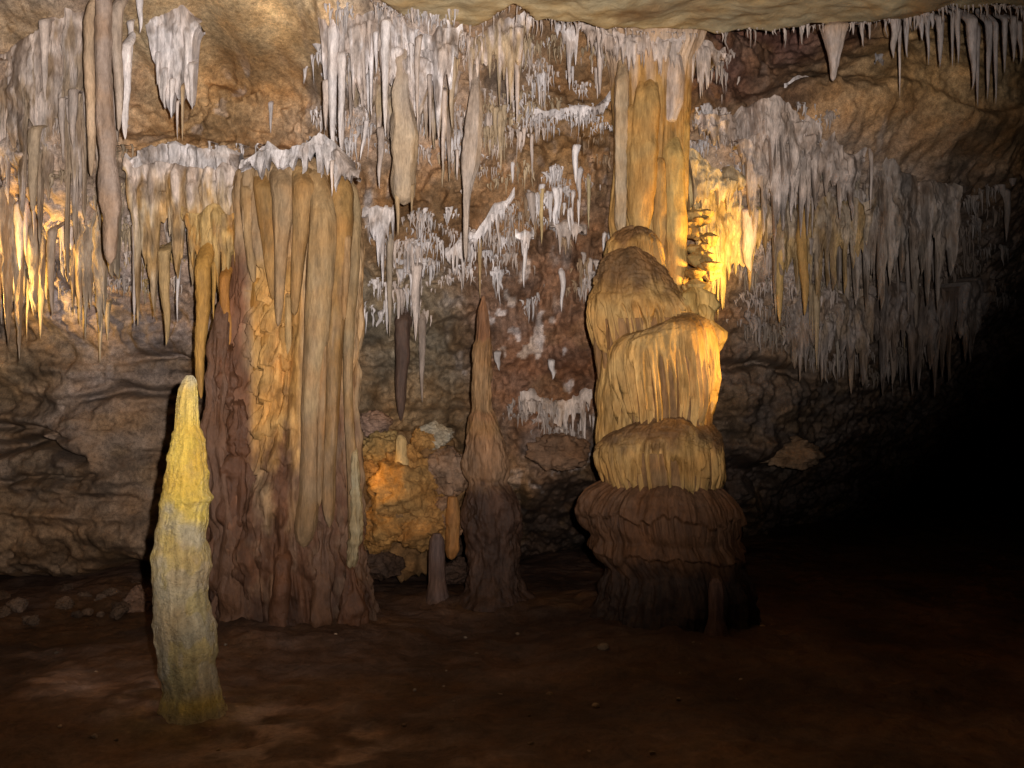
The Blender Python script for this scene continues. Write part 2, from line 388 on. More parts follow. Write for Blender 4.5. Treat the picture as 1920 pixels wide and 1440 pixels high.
def stal_grid(px, y0, y1, w, col, D=None, p=0.75, seed=0, col2=None, lean=0.0, tip=0.12, root=True, nseg=11, lump=0.15):
    auto = D is None
    if auto:
        D0 = hit(px, y0)
        s = D0 / F
        zt = CH + (720 - y0) * s
        zz = np.linspace(zt, zt - (y1 - y0) * s, 14)
        xx = (px - 960) * s
        D = min(D0, float(Wat(np.full(14, xx), zz).min())) - 0.25 * w * s
        D = max(D, D0 - 0.55)
    else:
        y0 = y0 - 0.13 * (y1 - y0)
    s = D / F
    x = (px - 960) * s; zt = CH + (720 - y0) * s; Ln = max((y1 - y0) * s, 0.02)
    n = int(np.clip(10 + Ln / 0.02, 12, 60))
    t = np.linspace(0, 1, n)
    rng = np.random.RandomState(seed + 7)
    wob = 0.25 * w * s
    X = x + lean * s * t + wob * vnoise(t * 2.5, seed, 0.5, seed)
    Y = D + 0 * t + wob * 0.5 * vnoise(t * 2.5, seed, 3.5, seed + 1)
    if root:
        wd = float(Wat(x, zt)) if zt < 5.2 else D
        wd = min(max(wd, D), D + (0.6 if auto else 0.12))
        Y = Y + (wd + 0.02 - D) * (1 - ss(0, 0.16, t)) ** 1.5
    else:
        Y = Y + 0.13 * (1 - ss(0, 0.25, t))
    Z = zt - Ln * t
    R = 0.5 * w * s * ((1 - t) ** p * (1 - tip) + tip * (1 - t ** 6))
    R = R * (1 + 0.25 * np.exp(-t * 14)) * (0.45 + 0.55 * ss(0, 0.14, t))
    R[0] *= 0.35
    R[-1] = 0.0005
    return tube(np.stack([X, Y, Z], -1), R, col, nseg, seed, lump=lump, col2=col2), np.array([x, float(Y[0]), zt])
_sid = [100]
def stalactite(px, y0, y1, w, col, label, group=None, name='stalactite', mat=None, **kw):
    _sid[0] += 1
    g, o = stal_grid(px, y0, y1, w, col, seed=_sid[0], **kw)
    me = mesh_from_grid(name, g[0], g[1], wrap=True)
    return link(name, me, mat or M_STAL, label=label, cat='stalactite', group=group, origin=o)

def curtain(name, top, bot, D, prongs, col, label=None, seed=0, thick=4, sheet=0.5, col2=None, coltop=None, parent=None, mat=None, cat='flowstone curtain', step=1.3, depthvar=0.0, group=None, rough=1.0):
    """fused stalactites: top/bot polylines in photo pixels, prongs = list of (px, ystart, yend, halfwidth)"""
    x0, x1 = top[0][0], top[-1][0]
    nu = int((x1 - x0) / step) + 1
    u = np.linspace(x0, x1, nu)
    rs = np.random.RandomState(seed)
    yt = np.interp(u, [a for a, b in top], [b for a, b in top]) + 7 * rough * fbm(u / 25, seed, 0, seed, 3)
    ybs = np.interp(u, [a for a, b in bot], [b for a, b in bot])
    yb = yt + (ybs - yt) * sheet + 10 * rough * fbm(u / 12, seed, 1, seed + 1, 3)
    pr = []
    for (c, ys, ye, hw) in prongs:
        pr.append((c, ys, ye, hw))
        d = np.abs(u - c) / hw
        e = np.where(d < 1, ys + (ye - ys) * (1 - d ** 1.6), -1e9)
        yb = np.maximum(yb, e)
    em = ss(0, 22, np.minimum(u - x0, x1 - u) + 7 * vnoise(u / 6, seed, 3, seed))
    yb = np.maximum(yt + (yb - yt) * (0.12 + 0.88 * em), yt + 5)
    nv = 64
    v = np.linspace(0, 1, nv)[:, None]
    Yp = yt[None] + (yb - yt)[None] * v
    U = np.broadcast_to(u[None], Yp.shape)
    bul = np.full(Yp.shape, float(thick))
    for (c, ys, ye, hw) in pr:
        m = np.abs(u - c) < hw * 1.02
        if not m.any(): continue
        tt = np.clip((Yp[:, m] - ys) / (ye - ys), 0, 1)
        R = hw * np.clip(1 - tt, 0, 1) ** 0.6 * ss(-0.12, 0.1, (Yp[:, m] - ys) / (ye - ys))
        q = 1 - ((U[:, m] - c) / np.maximum(R, 1e-3)) ** 2
        b = np.where(q > 0, R * np.sqrt(np.maximum(q, 0)), 0)
        bul[:, m] = np.maximum(bul[:, m], thick * 0.6 + b * 1.15)
    bul = bul + rough * (2.2 * fbm(U / 9, Yp / 22, 0, seed + 3, 3) + 3 * fbm(U / 40, Yp / 40, 2, seed + 4, 3))
    taper = 1 - ss(0.93, 1.0, v)
    bul = bul * taper
    dd = D + depthvar * fbm(u / 60, seed, 4, seed + 6, 2)[None] + 0 * Yp
    s = dd / F
    X = (U - 960) * s; Z = CH + (720 - Yp) * s; Yf = dd - bul * s; Yb = dd + thick * 0.6 * s * taper + 0.004
    front = np.stack([X, Yf, Z], -1); back = np.stack([X, Yb, Z], -1)
    w0 = np.clip(Wat(X[0], np.minimum(Z[0], 5.2)) + 0.06, D, D + 0.75)
    w0 = D + (w0 - D) * ss(0, 0.25, np.minimum(u - x0, x1 - u) / (x1 - x0))
    root_f = np.stack([X[0], w0, Z[0] + 0.05], -1)[None]
    root_b = np.stack([X[0], w0, Z[0] - 0.03], -1)[None]
    G = np.concatenate([root_f, front, back[::-1], root_b])
    C = np.ones(Yp.shape + (3,)) * np.asarray(col)
    nn = fbm(U / 14, Yp / 60, 0, seed + 8, 4)
    if col2 is not None:
        k = ss(-0.25, 0.6, nn + 0.9 * (v - 0.5))[..., None]
        C = C * (1 - k) + np.asarray(col2) * k
    if coltop is not None:
        k = (1 - ss(0.02, 0.45, v + 0.22 * nn))[..., None]
        C = C * (1 - k) + np.asarray(coltop) * k
    bl = ss(0.0, 0.55, fbm(U / 22 + 0.4 * nn, Yp / 45, 9, seed + 10, 4))[..., None] * 0.75
    C = C * (1 - bl) + (C * 0.35 + A(.17, .105, .06) * 0.65) * bl
    C = C * (1 + 0.3 * fbm(U / 6, Yp / 26, 5, seed + 9, 3))[..., None]
    C = np.concatenate([C[:1], C, C[::-1], C[:1]])
    me = mesh_from_grid(name, G, C)
    o = np.array([X[0].mean(), D, Z[0].mean()])
    return link(name, me, mat or M_STAL, parent, label, cat if parent is None else None, group, origin=o)
def rand_prongs(seed, x0, x1, n, top, bot, hw=(6, 14), lo=0.5, hi=1.05, start=(0.0, 0.3)):
    r = np.random.RandomState(seed); out = []; n = int(n * 1.6); hw = (hw[0] * .62, hw[1] * .8)
    xs = np.sort(x0 + (x1 - x0) * np.clip((np.arange(n) + r.uniform(-0.5, 1.5, n)) / n, 0, 1))
    for x in xs:
        a = np.interp(x, [p for p, q in top], [q for p, q in top]); b = np.interp(x, [p for p, q in bot], [q for p, q in bot])
        ys = a + (b - a) * r.uniform(*start); ye = a + (b - a) * (lo * 0.75 + (hi * 1.08 - lo * 0.75) * r.rand() ** 1.3)
        if ye < ys + 15: ye = ys + 15
        out.append((x, ys, ye, r.uniform(*hw) * np.exp(r.normal() * 0.35)))
    return out

def revolve(name, prof, D, col, seed=0, nth=260, nz=220, ratio=0.85, lump=0.05, lumpf=1.0, flute=0.0, flutef=9, teeth=None, colfn=None, rfn=None, lv=0.45, zw=0, tilt=0, parent=None, mat=None, vertical=0.25, fine=0.012, label=None, cat=None, origin=None, group=None):
    pr = np.array(prof, float)
    s = D / F
    y = np.linspace(pr[0, 0], pr[-1, 0], nz)
    t = np.linspace(0, 1, nz)
    def sm(v):
        a = np.interp(y, pr[:, 0], v)
        k = max(1, int(nz / 160)); kk = np.ones(2 * k + 1) / (2 * k + 1)
        return np.convolve(np.pad(a, k, mode='edge'), kk, 'valid')
    xl, xr = sm(pr[:, 1]), sm(pr[:, 2])
    cx = (xl + xr) / 2; rx = np.maximum((xr - xl) / 2, 0.5)
    th = np.linspace(0, 2 * np.pi, nth, endpoint=False)[None]
    Yp = y[:, None] + 0 * th
    r = rx[:, None] + 0 * th
    m = rx.max()
    ct, st_ = np.cos(th), np.sin(th)
    q = m / 60.0
    nl = fbm(ct * 1.2 * q * lumpf + seed, st_ * 1.2 * q * lumpf, Yp / 60 * lumpf * lv, seed, 3)
    nf = ridge(ct * flutef / 3 + seed, st_ * flutef / 3, Yp / 400, seed + 2, 3)
    ni = fbm(ct * 8 * q + seed, st_ * 8 * q, Yp / 9 * vertical, seed + 4, 3)
    r = r + rx.clip(0, m)[:, None] * (lump * nl + flute * nf + fine * ni)
    if rfn is not None: r = r + rfn(cx[:, None] + r * st_, Yp, th + 0 * Yp)
    if teeth:
        for (ya, yb, rec, n, hw, ln) in teeth:
            rs = np.random.RandomState(seed * 7 + int(ya))
            off = 0.28 * (yb - ya) * vnoise(ct * 4, st_ * 4, ya, seed + 40) + 0.14 * (yb - ya) * vnoise(ct * 13, st_ * 13, ya, seed + 41)
            zone = ss(ya + off, ya + off + 0.2 * (yb - ya), Yp) * (1 - ss(yb, yb + 0.9 * (yb - ya), Yp))
            b = np.zeros_like(r)
            tc = (np.arange(n) + rs.uniform(0.05, 0.95, n)) / n * 2 * np.pi
            for k in range(n):
                h = rs.uniform(*hw); ye = ya + (yb - ya) * rs.uniform(*ln) ; ys = ya - 12 + rs.uniform(-8, 0.15 * (yb - ya))
                dth = (th - tc[k] + np.pi) % (2 * np.pi) - np.pi
                d = np.abs(dth) * m + 0.8 * vnoise(Yp / 25, k, 0, seed)
                R = h * (0.55 * np.clip(1 - (Yp - ys) / (ye - ys), 0, 1) ** 0.35 + 0.45 * np.clip(1 - (Yp - ys) / (0.45 * (ye - ys)), 0, 1) ** 1.3)
                qq = 1 - (d / np.maximum(R, 1e-3)) ** 2
                b = np.maximum(b, np.where(qq > 0, np.sqrt(np.maximum(qq, 0)) ** 0.7 * np.minimum(1, R / h * 2.2), 0))
            r = r - zone * rec * (1 - b)
    zt = tilt * st_ + zw * fbm(ct * 1.4 + seed, st_ * 1.4, Yp / 160, seed + 11, 3)
    X = (cx[:, None] - 960) * s + r * s * st_; Y = D - r * s * ratio * ct; Z = CH + (720 - Yp + zt) * s
    Vv = np.stack([X, Y, Z], -1)
    if pr[0, 2] - pr[0, 1] > 6:
        top = Vv[:1].copy(); top[..., 0] = top[..., 0].mean(); top[..., 1] = top[..., 1].mean()
        Vv = np.concatenate([top, Vv]); Yp = np.concatenate([Yp[:1], Yp])
    C = np.ones(Vv.shape) * np.asarray(col)
    if colfn is not None: C = colfn(Vv[..., 0] / Vv[..., 1] * F + 960, Yp, C, th + 0 * Yp)
    stn = fbm(np.cos(th) * 3 * q + seed, np.sin(th) * 3 * q, Yp / 70, seed + 6, 4)
    C = C * (1 + 0.28 * stn)[..., None]
    me = mesh_from_grid(name, Vv, C, wrap=True)
    if origin is None: origin = P(cx[-1], y[-1], D)
    return link(name, me, mat or M_FLOW, parent, label, cat, group, origin=origin)
def mixc(C, k, col): return C * (1 - k[..., None]) + np.asarray(col) * k[..., None]

# ------------------------------------------------------------------ pale yellow stalagmite in front
def c_pale(px, py, C, th):
    n = fbm(px / 40, py / 40, 0, 401, 4)
    grey = ss(900, 1080, py + 80 * n) * (1 - ss(1280, 1315, py))
    C = mixc(C, grey * .95, A(.45, .375, .245))
    patch = ss(0.05, 0.5, fbm(px / 30 + 3, py / 45, 1, 403, 4)) * ss(930, 1000, py) * 0.6
    C = mixc(C, patch, A(.48, .37, .13))
    C = mixc(C, (1 - ss(712, 745, py + 12 * n)) * 0.8, A(.44, .42, .33))
    C = mixc(C, (1 - ss(760, 810, py)) * ss(720, 750, py) * 0.35, A(.56, .46, .20))
    C = mixc(C, ss(1295, 1350, py), A(.46, .34, .18))
    return C
prof = [(704,350,360),(708,346,365),(716,341,368),(735,335,370),(765,331,371),(792,330,372),(806,328,373),(815,327,379),(832,323,384),(850,318,385),(880,314,388),(905,309,389),(925,304,390),(936,303,394),(950,302,388),(980,299,384),(1012,295,382),(1030,291,384),(1045,289,391),(1062,289,392),(1085,290,389),(1130,291,388),(1148,293,393),(1180,294,401),(1215,297,404),(1240,301,402),(1270,307,407),(1292,311,412),(1312,305,416),(1330,300,421),(1344,292,430),(1354,276,446),(1362,240,480)]
def r_pale(px, py, th):
    tl = 14 * np.sin(th + 0.6)
    o = 0
    for y0, hgt, wd in [(812,2.5,5),(826,2,5),(852,2.5,8),(890,3,10),(936,4,9),(985,3,12),(1036,5,14),(1075,3,12),(1150,3.5,10),(1185,4,14),(1245,3,12)]:
        o = o + 0.85 * hgt * np.exp(-((py + tl * (y0 - 780) / 250 + 6 * vnoise(np.cos(th) * 2, np.sin(th) * 2, y0, 5) - y0) / wd) ** 2)
    return o + 0.8 * fbm(np.cos(th) * 7, np.sin(th) * 7, py / 7, 406, 3)
revolve('stalagmite', prof, 4.36, A(.66, .47, .09), seed=11, nth=240, nz=460, ratio=0.95, lump=0.055, lumpf=1.2, fine=0.006, colfn=c_pale, rfn=r_pale, lv=1.0, mat=M_PALE, vertical=1.0,
        label='tall pale yellow wet stalagmite standing alone on the muddy floor in front', cat='stalagmite')

# ------------------------------------------------------------------ left column
LC = empty('cave_column', P(545, 1215, 5.9), 'thick fluted tan column with smooth hanging folds and a rough red brown foot', 'column')
def c_core(px, py, C, th):
    n = fbm(px / 35, py / 60, 0, 411, 4)
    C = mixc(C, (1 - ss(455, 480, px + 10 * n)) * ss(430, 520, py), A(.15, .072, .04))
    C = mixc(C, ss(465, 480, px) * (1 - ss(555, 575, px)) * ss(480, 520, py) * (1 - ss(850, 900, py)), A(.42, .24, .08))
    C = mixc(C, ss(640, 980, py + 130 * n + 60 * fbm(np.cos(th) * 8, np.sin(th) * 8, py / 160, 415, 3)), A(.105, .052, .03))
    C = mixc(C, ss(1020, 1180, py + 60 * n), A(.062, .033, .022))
    C = mixc(C, ss(0.1, 0.6, fbm(px / 22, py / 40, 3, 413, 4)) * 0.35 * ss(860, 960, py), A(.18, .12, .08))
    return C
core = [(300,500,600),(312,470,630),(330,452,655),(380,448,668),(450,450,672),(520,448,672),(600,440,668),(700,432,662),(800,420,662),(860,412,664),(920,405,668),(1000,402,672),(1060,405,680),(1120,403,692),(1165,398,704),(1198,384,726),(1220,356,758),(1240,300,815)]
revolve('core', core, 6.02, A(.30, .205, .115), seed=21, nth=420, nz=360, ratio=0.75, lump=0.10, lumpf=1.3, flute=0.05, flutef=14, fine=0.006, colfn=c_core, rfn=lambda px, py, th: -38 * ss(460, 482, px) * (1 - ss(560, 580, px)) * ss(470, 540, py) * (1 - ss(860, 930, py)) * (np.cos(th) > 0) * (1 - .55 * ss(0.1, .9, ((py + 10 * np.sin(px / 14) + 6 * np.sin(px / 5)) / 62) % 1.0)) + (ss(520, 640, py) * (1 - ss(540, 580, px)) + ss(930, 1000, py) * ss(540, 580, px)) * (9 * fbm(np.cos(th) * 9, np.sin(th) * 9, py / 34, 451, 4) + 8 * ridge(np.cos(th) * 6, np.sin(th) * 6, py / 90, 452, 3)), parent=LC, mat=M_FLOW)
def pipe(pts, D, col, name='fold', parent=LC, label=None, cat=None, seed=0, col2=None, lump=0.06, flute=0.10, mat=None, nseg=26, D1=None, back=None):
    if back is None: back = 0.10 if name in ('fold', 'rib', 'body', 'shaft', 'bulge') else 0.0
    p = np.array(pts, float)           # (y, x, width[, D])
    y = np.linspace(p[0, 0], p[-1, 0], 120)
    def sm(k):
        a = np.interp(y, p[:, 0], p[:, k]); kk = np.ones(7) / 7
        return np.convolve(np.pad(a, 3, mode='edge'), kk, 'valid')
    x, w = sm(1), sm(2)
    Dd = np.linspace(D, D if D1 is None else D1, 120)
    Dd = Dd + back * (1 - ss(0, 0.16, np.linspace(0, 1, 120)))
    s = Dd / F
    path = np.stack([(x - 960) * s, Dd, CH + (720 - y) * s], -1)
    if name == 'fold': w = w * .88
    rad = w / 2 * s; rad[0] *= 0.3; rad[1] *= 0.7; rad[-1] = 0.001; rad[-2] *= 0.55; rad[-3] *= 0.8
    Vv, C = tube(path, rad, col, nseg, seed, lump=lump, flute=flute, stain=0.16, col2=col2)
    return link(name, mesh_from_grid(name, Vv, C, wrap=True), mat or M_FLOW, parent, label, cat, origin=path[0])
FT = A(0.294, 0.189, 0.088)
FOOT = A(.125, .083, .046)
pipe([(318,592,30),(345,596,52),(400,606,54),(480,603,60),(560,597,55),(650,592,48),(760,584,42),(850,581,38),(930,578,44),(990,572,50),(1030,570,20)], 5.65, A(0.317, 0.218, 0.111), seed=31, col2=FOOT * 1.5, D1=5.68)
pipe([(322,630,40),(350,640,56),(430,641,50),(520,636,42),(640,627,36),(760,622,32),(880,614,34),(950,616,30),(990,618,12)], 5.73, A(0.265, 0.155, 0.055), seed=32, col2=FOOT * 1.5)
pipe([(345,660,22),(400,666,26),(520,662,26),(600,655,24),(700,652,20),(800,655,20),(900,662,24),(980,664,26),(1050,662,18)], 5.79, A(0.265, 0.189, 0.101), seed=33, col2=FOOT * 1.5)
pipe([(820,662,8),(860,664,16),(930,668,24),(1000,667,26),(1056,660,20),(1075,658,8)], 5.76, A(.27,.225,.14), seed=34, lump=.5, flute=.5)
pipe([(312,528,40),(335,530,58),(380,532,48),(450,528,32),(520,525,24),(580,523,17),(612,522,8)], 5.71, A(0.280, 0.189, 0.103), seed=35)
pipe([(312,565,40),(350,572,52),(430,564,34),(500,558,26),(560,554,20),(592,552,10)], 5.69, A(0.280, 0.177, 0.078), seed=36)
pipe([(318,492,36),(360,496,44),(420,502,36),(500,508,24),(545,511,14),(562,512,6)], 5.75, A(0.272, 0.161, 0.060), seed=37)
pipe([(328,462,24),(380,464,30),(440,468,26),(500,472,18),(530,476,8)], 5.79, A(0.272, 0.177, 0.086), seed=38)
pipe([(600,608,14),(700,604,18),(800,602,18),(900,600,16),(950,598,8)], 5.65, A(0.243, 0.139, 0.060), seed=39, col2=FOOT * 1.5)
pipe([(420,652,16),(500,650,18),(560,646,14),(600,645,6)], 5.69, A(0.280, 0.177, 0.086), seed=40)
pipe([(540,540,10),(590,540,14),(640,541,14),(668,541,6)], 5.77, A(0.354, 0.240, 0.111), seed=41)
pipe([(555,500,18),(640,502,30),(690,505,34),(700,506,20)], 5.82, A(0.338, 0.183, 0.050), seed=42, lump=.25)
pipe([(600,530,16),(660,534,26),(690,536,24),(698,536,10)], 5.80, A(0.338, 0.189, 0.060), seed=43, lump=.25)
pipe([(500,482,14),(560,484,30),(650,484,34),(700,486,24)], 5.86, A(0.324, 0.164, 0.040), seed=44, lump=.2)
pipe([(690,540,18),(730,546,22),(740,546,10)], 5.83, A(0.309, 0.158, 0.045), seed=45, lump=.2)
# rough red flank with bulges
for k, pts in enumerate([[(640,432,14),(680,430,24),(740,432,30),(770,432,16)], [(560,420,20),(640,414,26),(700,410,30),(800,408,44),(900,418,54),(1000,424,56),(1100,420,60),(1190,410,70),(1225,400,50)],
                         [(830,452,20),(880,452,50),(960,448,58),(1000,448,40)], [(930,478,20),(980,482,50),(1040,488,60),(1090,486,40)], [(1000,528,30),(1040,532,70),(1130,530,80),(1200,522,90),(1222,520,60)],
                         [(960,610,24),(1040,604,44),(1130,600,56),(1200,606,76),(1228,608,60)], [(1040,655,14),(1100,660,30),(1170,664,44),(1222,672,50)], [(1040,450,26),(1120,452,70),(1200,446,90),(1228,440,60)], [(740,448,14),(790,452,28),(850,450,30),(880,450,10)]]):
    pipe(pts, 5.78 if k < 4 else 5.74, A(.105, .05, .028) if k % 2 == 0 else A(.12, .065, .04), name='bulge', seed=50 + k, lump=0.75, flute=0.5, mat=M_WET, nseg=40)

# ------------------------------------------------------------------ frosted ledge and its curtain
top = [(235,310),(262,285),(300,272),(345,268),(385,274),(420,286),(452,308)]
bot = [(235,350),(300,335),(380,330),(452,345)]
curtain('frosted_ledge', top, bot, 6.05, rand_prongs(61, 236, 452, 30, top, bot, (5, 9), 0.4, 1.5, (0, .15)), WHITE * .72, 'white frosted ledge rim above the curtain left of the fluted column', 61, thick=10, sheet=0.6, rough=1.8, cat='flowstone ledge')
top = [(452,302),(480,284),(520,272),(570,268),(610,266),(636,278),(656,300),(676,322)]
bot = [(452,325),(520,318),(570,322),(620,332),(650,345),(676,362)]
curtain('frosted_ledge', top, bot, 5.72, rand_prongs(62, 454, 675, 30, top, bot, (5, 9), 0.4, 1.35, (0, .15)), WHITE * .72, 'white frosted rim crowning the top of the fluted column', 62, thick=10, sheet=0.6, rough=1.8, cat='flowstone ledge')
top = [(232,310),(300,305),(400,310),(462,320)]
bot = [(232,540),(280,600),(330,500),(400,560),(462,500)]
curtain('flowstone_curtain', top, bot, 6.0, rand_prongs(63, 234, 460, 22, top, bot, (7, 15), 0.45, 1.1, (0, .25)), TAN, 'tan curtain of fused stalactites under the frosted ledge', 63, thick=5, sheet=0.45, col2=A(.36, .22, .09), coltop=PINK)
top = [(340,400),(400,390),(455,400)]; bot = [(340,520),(400,560),(455,510)]
curtain('flowstone_curtain', top, bot, 5.9, rand_prongs(64, 342, 454, 12, top, bot, (6, 12), 0.5, 1.1, (0, .25)), A(.36, .235, .09), 'amber curtain of stalactites just left of the fluted column', 64, thick=5, sheet=0.5, col2=A(.34, .17, .04))
stalactite(380, 470, 748, 30, A(.36, .19, .045), 'long amber stalactite pointing down at the tip of the pale stalagmite', D=5.8, p=0.35, root=False, tip=.3)
stalactite(425, 500, 665, 22, A(.32, .14, .03), 'short dark orange stalactite between the amber stalactite and the fluted column', D=5.85, p=0.5, root=False)
stalactite(402, 480, 605, 12, A(.36, .2, .05), 'thin orange stalactite just right of the long amber stalactite', D=5.88, root=False)
stalactite(252, 420, 612, 14, PINK * .8, 'thin pinkish stalactite left of the amber stalactites', D=6.0)
stalactite(308, 470, 648, 26, A(.36, .24, .11), 'broad tan stalactite with a crooked left edge above the bedded rock', D=6.0, p=.6)
stalactite(334, 440, 605, 12, WHITE * .75, 'thin grey white stalactite above the bedded rock', D=6.05)

# ------------------------------------------------------------------ left curtain of stalactites
top = [(-60,110),(20,105),(70,60),(110,20),(160,-20),(230,-30)]
bot = [(-60,420),(40,430),(80,470),(140,520),(230,440)]
curtain('flowstone_curtain', top, bot, 5.95, rand_prongs(71, -58, 228, 34, top, bot, (7, 15), 0.3, 1.0, (0, .4)), PINK * .82, 'tall pinkish curtain of fused stalactites at the left edge', 71, thick=6, sheet=0.42, col2=A(.30, .22, .15), coltop=PINK, depthvar=0.12, rough=1.5)
top = [(-60,360),(30,340),(100,330),(230,380)]
bot = [(-60,640),(50,640),(120,600),(180,620),(230,560)]
curtain('flowstone_curtain', top, bot, 6.22, rand_prongs(72, -58, 228, 30, top, bot, (6, 13), 0.45, 1.05, (0, .4)), A(.34, .27, .2), 'lower grey tan curtain of thin stalactites at the left edge', 72, thick=5, sheet=0.4, col2=A(.30, .23, .16), depthvar=0.1, rough=1.4)
pipe([(-40,194,26),(60,194,30),(150,195,27),(230,198,32),(300,203,30),(330,204,34),(370,207,36),(392,210,34),(398,208,28),(440,208,26),(475,207,22),(490,206,20),(497,206,12)], 5.5, A(.33, .25, .20), name='stalactite', parent=None, label='longest thick stalactite on the left with a blunt wet tip', cat='stalactite', seed=73, lump=.16, mat=M_WET)
stalactite(222, -10, 245, 24, A(.42, .33, .26), 'ribbed tan stalactite between the longest thick stalactite and the blunt white one', D=5.62, p=.35, root=False)
stalactite(171, -10, 330, 24, A(.40, .28, .18), 'long tan stalactite fused beside the longest thick stalactite', D=5.6, p=.3, root=False)
stalactite(234, 70, 262, 20, WHITE, 'white blunt stalactite just right of the longest thick stalactite', D=5.7, p=.3, tip=.5, root=False)
stalactite(245, 30, 130, 14, WHITE * .9, 'short white stalactite near the top above the blunt white one')
stalactite(85, 40, 190, 22, PINK, 'pinkish stalactite under the pale ceiling corner', D=5.8)
stalactite(62, 240, 396, 24, A(.33, .25, .17), 'tan stalactite with a dark left edge at the left edge of the cave', D=5.75, p=.4)
stalactite(98, 430, 592, 18, A(.3, .22, .16), 'dull brown stalactite ending above the grey wall at left', D=5.9, p=.5)

# white cluster
WCL = empty('stalactite_cluster', P(335, 40, 6.2), 'bulky white stalactite cluster hanging in front of the brown alcove', 'stalactite cluster')
top = [(262,-30),(284,0),(300,-10),(340,14),(380,56)]; bot = [(262,40),(284,120),(310,190),(345,200),(380,150)]
curtain('body', top, bot, 6.2, [(296,40,130,12),(310,50,205,13),(322,60,222,12),(340,50,200,16),(360,60,205,13),(372,70,160,10)], WHITE * .97, seed=75, thick=22, sheet=.6, parent=WCL, coltop=PINK)
for (a, b, c, d, cl) in [(322,140,222,15,WHITE),(309,120,203,13,WHITE),(341,150,264,10,A(.42,.3,.18)),(333,180,262,8,PINK),(360,110,206,14,WHITE),(296,90,160,12,WHITE*.9)]:
    _sid[0] += 1
    g, o = stal_grid(a, b, c, d, cl, D=6.1, seed=_sid[0], root=False)
    link('stalactite', mesh_from_grid('stalactite', g[0], g[1], wrap=True), M_STAL, WCL, origin=o)
stalactite(262, -20, 62, 16, WHITE, 'short white stalactite at the top edge left of the white cluster')
stalactite(508, 185, 250, 10, WHITE * .85, 'small white drip on the back wall of the brown alcove')

# ------------------------------------------------------------------ upper centre drapery
top = [(598,-20),(690,-10),(770,46),(850,68),(868,60)]
bot = [(598,230),(640,300),(700,230),(760,250),(800,270),(868,240)]
curtain('flowstone_curtain', top, bot, 6.1, rand_prongs(81, 600, 866, 30, top, bot, (8, 16), 0.35, 1.05, (0, .35)), WHITE * .95, 'big white curtain of stalactites at the top centre below the ceiling notch', 81, thick=6, sheet=0.42, col2=PINK * .85, depthvar=0.12, rough=1.6)
top = [(640,120),(720,150),(800,130),(870,120)]
bot = [(640,300),(720,260),(800,300),(870,330)]
curtain('flowstone_curtain', top, bot, 6.4, rand_prongs(82, 642, 868, 24, top, bot, (6, 12), 0.35, 1.05, (0, .4)), PINK * .9, 'second pinkish curtain set back behind the big white curtain', 82, thick=6, sheet=0.4, col2=TAN * .9, rough=1.6, depthvar=0.1)
BD = empty('stalactite', P(762, 170, 6.1), 'broad tan stalactite ending in two dark prongs below the white curtain', 'stalactite')
pipe([(70,752,16),(130,752,26),(200,755,42),(260,760,46),(330,758,44),(370,758,38),(385,758,14)], 6.12, A(.40, .32, .25), name='body', parent=BD, seed=83, lump=.25, flute=.4, col2=A(.37,.28,.19), mat=M_STAL)
for (a, b, c, d) in [(747,330,442,14),(772,340,402,10)]:
    _sid[0] += 1
    g, o = stal_grid(a, b, c, d, A(.36, .25, .14), D=6.08, seed=_sid[0], root=False)
    link('prong', mesh_from_grid('prong', g[0], g[1], wrap=True), M_STAL, BD, origin=o)
LB = [
 (625,60,292,26,WHITE*.92,'long white stalactite at the left rim of the big white curtain',6.0),
 (640,100,290,18,WHITE*.95,'slim white stalactite beside the left rim of the big white curtain',5.98),
 (612,150,245,16,PINK,'short pinkish stalactite left of the long white stalactites',6.02),
 (724,40,252,22,WHITE,'long smooth white stalactite in the middle of the big white curtain',5.95),
 (704,60,140,12,WHITE,'short white stalactite left of the long smooth white one',5.98),
 (771,80,150,10,WHITE,'small white stalactite on the right part of the big white curtain',5.98),
 (784,70,236,13,PINK,'thin pinkish stalactite on the right part of the big white curtain',5.96),
 (806,140,266,10,PINK*.8,'thin stalactite hanging below the curtain right of the broad tan one',6.05),
 (832,170,322,15,PINK*.9,'spindle shaped pinkish stalactite right of the broad tan one',6.15),
 (712,240,354,16,PINK*.85,'pinkish stalactite left of the broad tan two pronged one',6.3),
 (621,300,368,9,PINK,'needle stalactite reaching over the rim of the fluted column',5.6),
 (846,80,240,18,A(.42,.32,.22),'tan stalactite at the right end of the big white curtain',6.05),
 (690,225,300,10,WHITE,'leaning white stalactite over the dark wall below the white curtain',6.35),
 (858,280,338,8,PINK,'small stalactite left of the long spear stalactite',6.4),
]
for (a, b, c, d, cl, lb, D) in LB:
    stalactite(a, b, c, d, cl, lb, D=D, p=0.7, lean=-14 if 'leaning' in lb else 0)
SP = empty('stalactite', P(878, 230, 6.3), 'long spear stalactite with a wide top hanging above the middle stalagmite', 'stalactite')
pipe([(120,892,10),(180,890,20),(260,884,34),(300,880,36),(335,877,24),(360,875,14),(420,874,10),(482,873,6),(490,873,2)], 6.3, A(.40, .32, .26), name='shaft', parent=SP, mat=M_STAL, seed=85, lump=.2, flute=.35)
pipe([(150,896,14),(220,894,20),(290,892,18),(330,888,6)], 6.34, PINK, name='rib', parent=SP, seed=86, lump=.1)
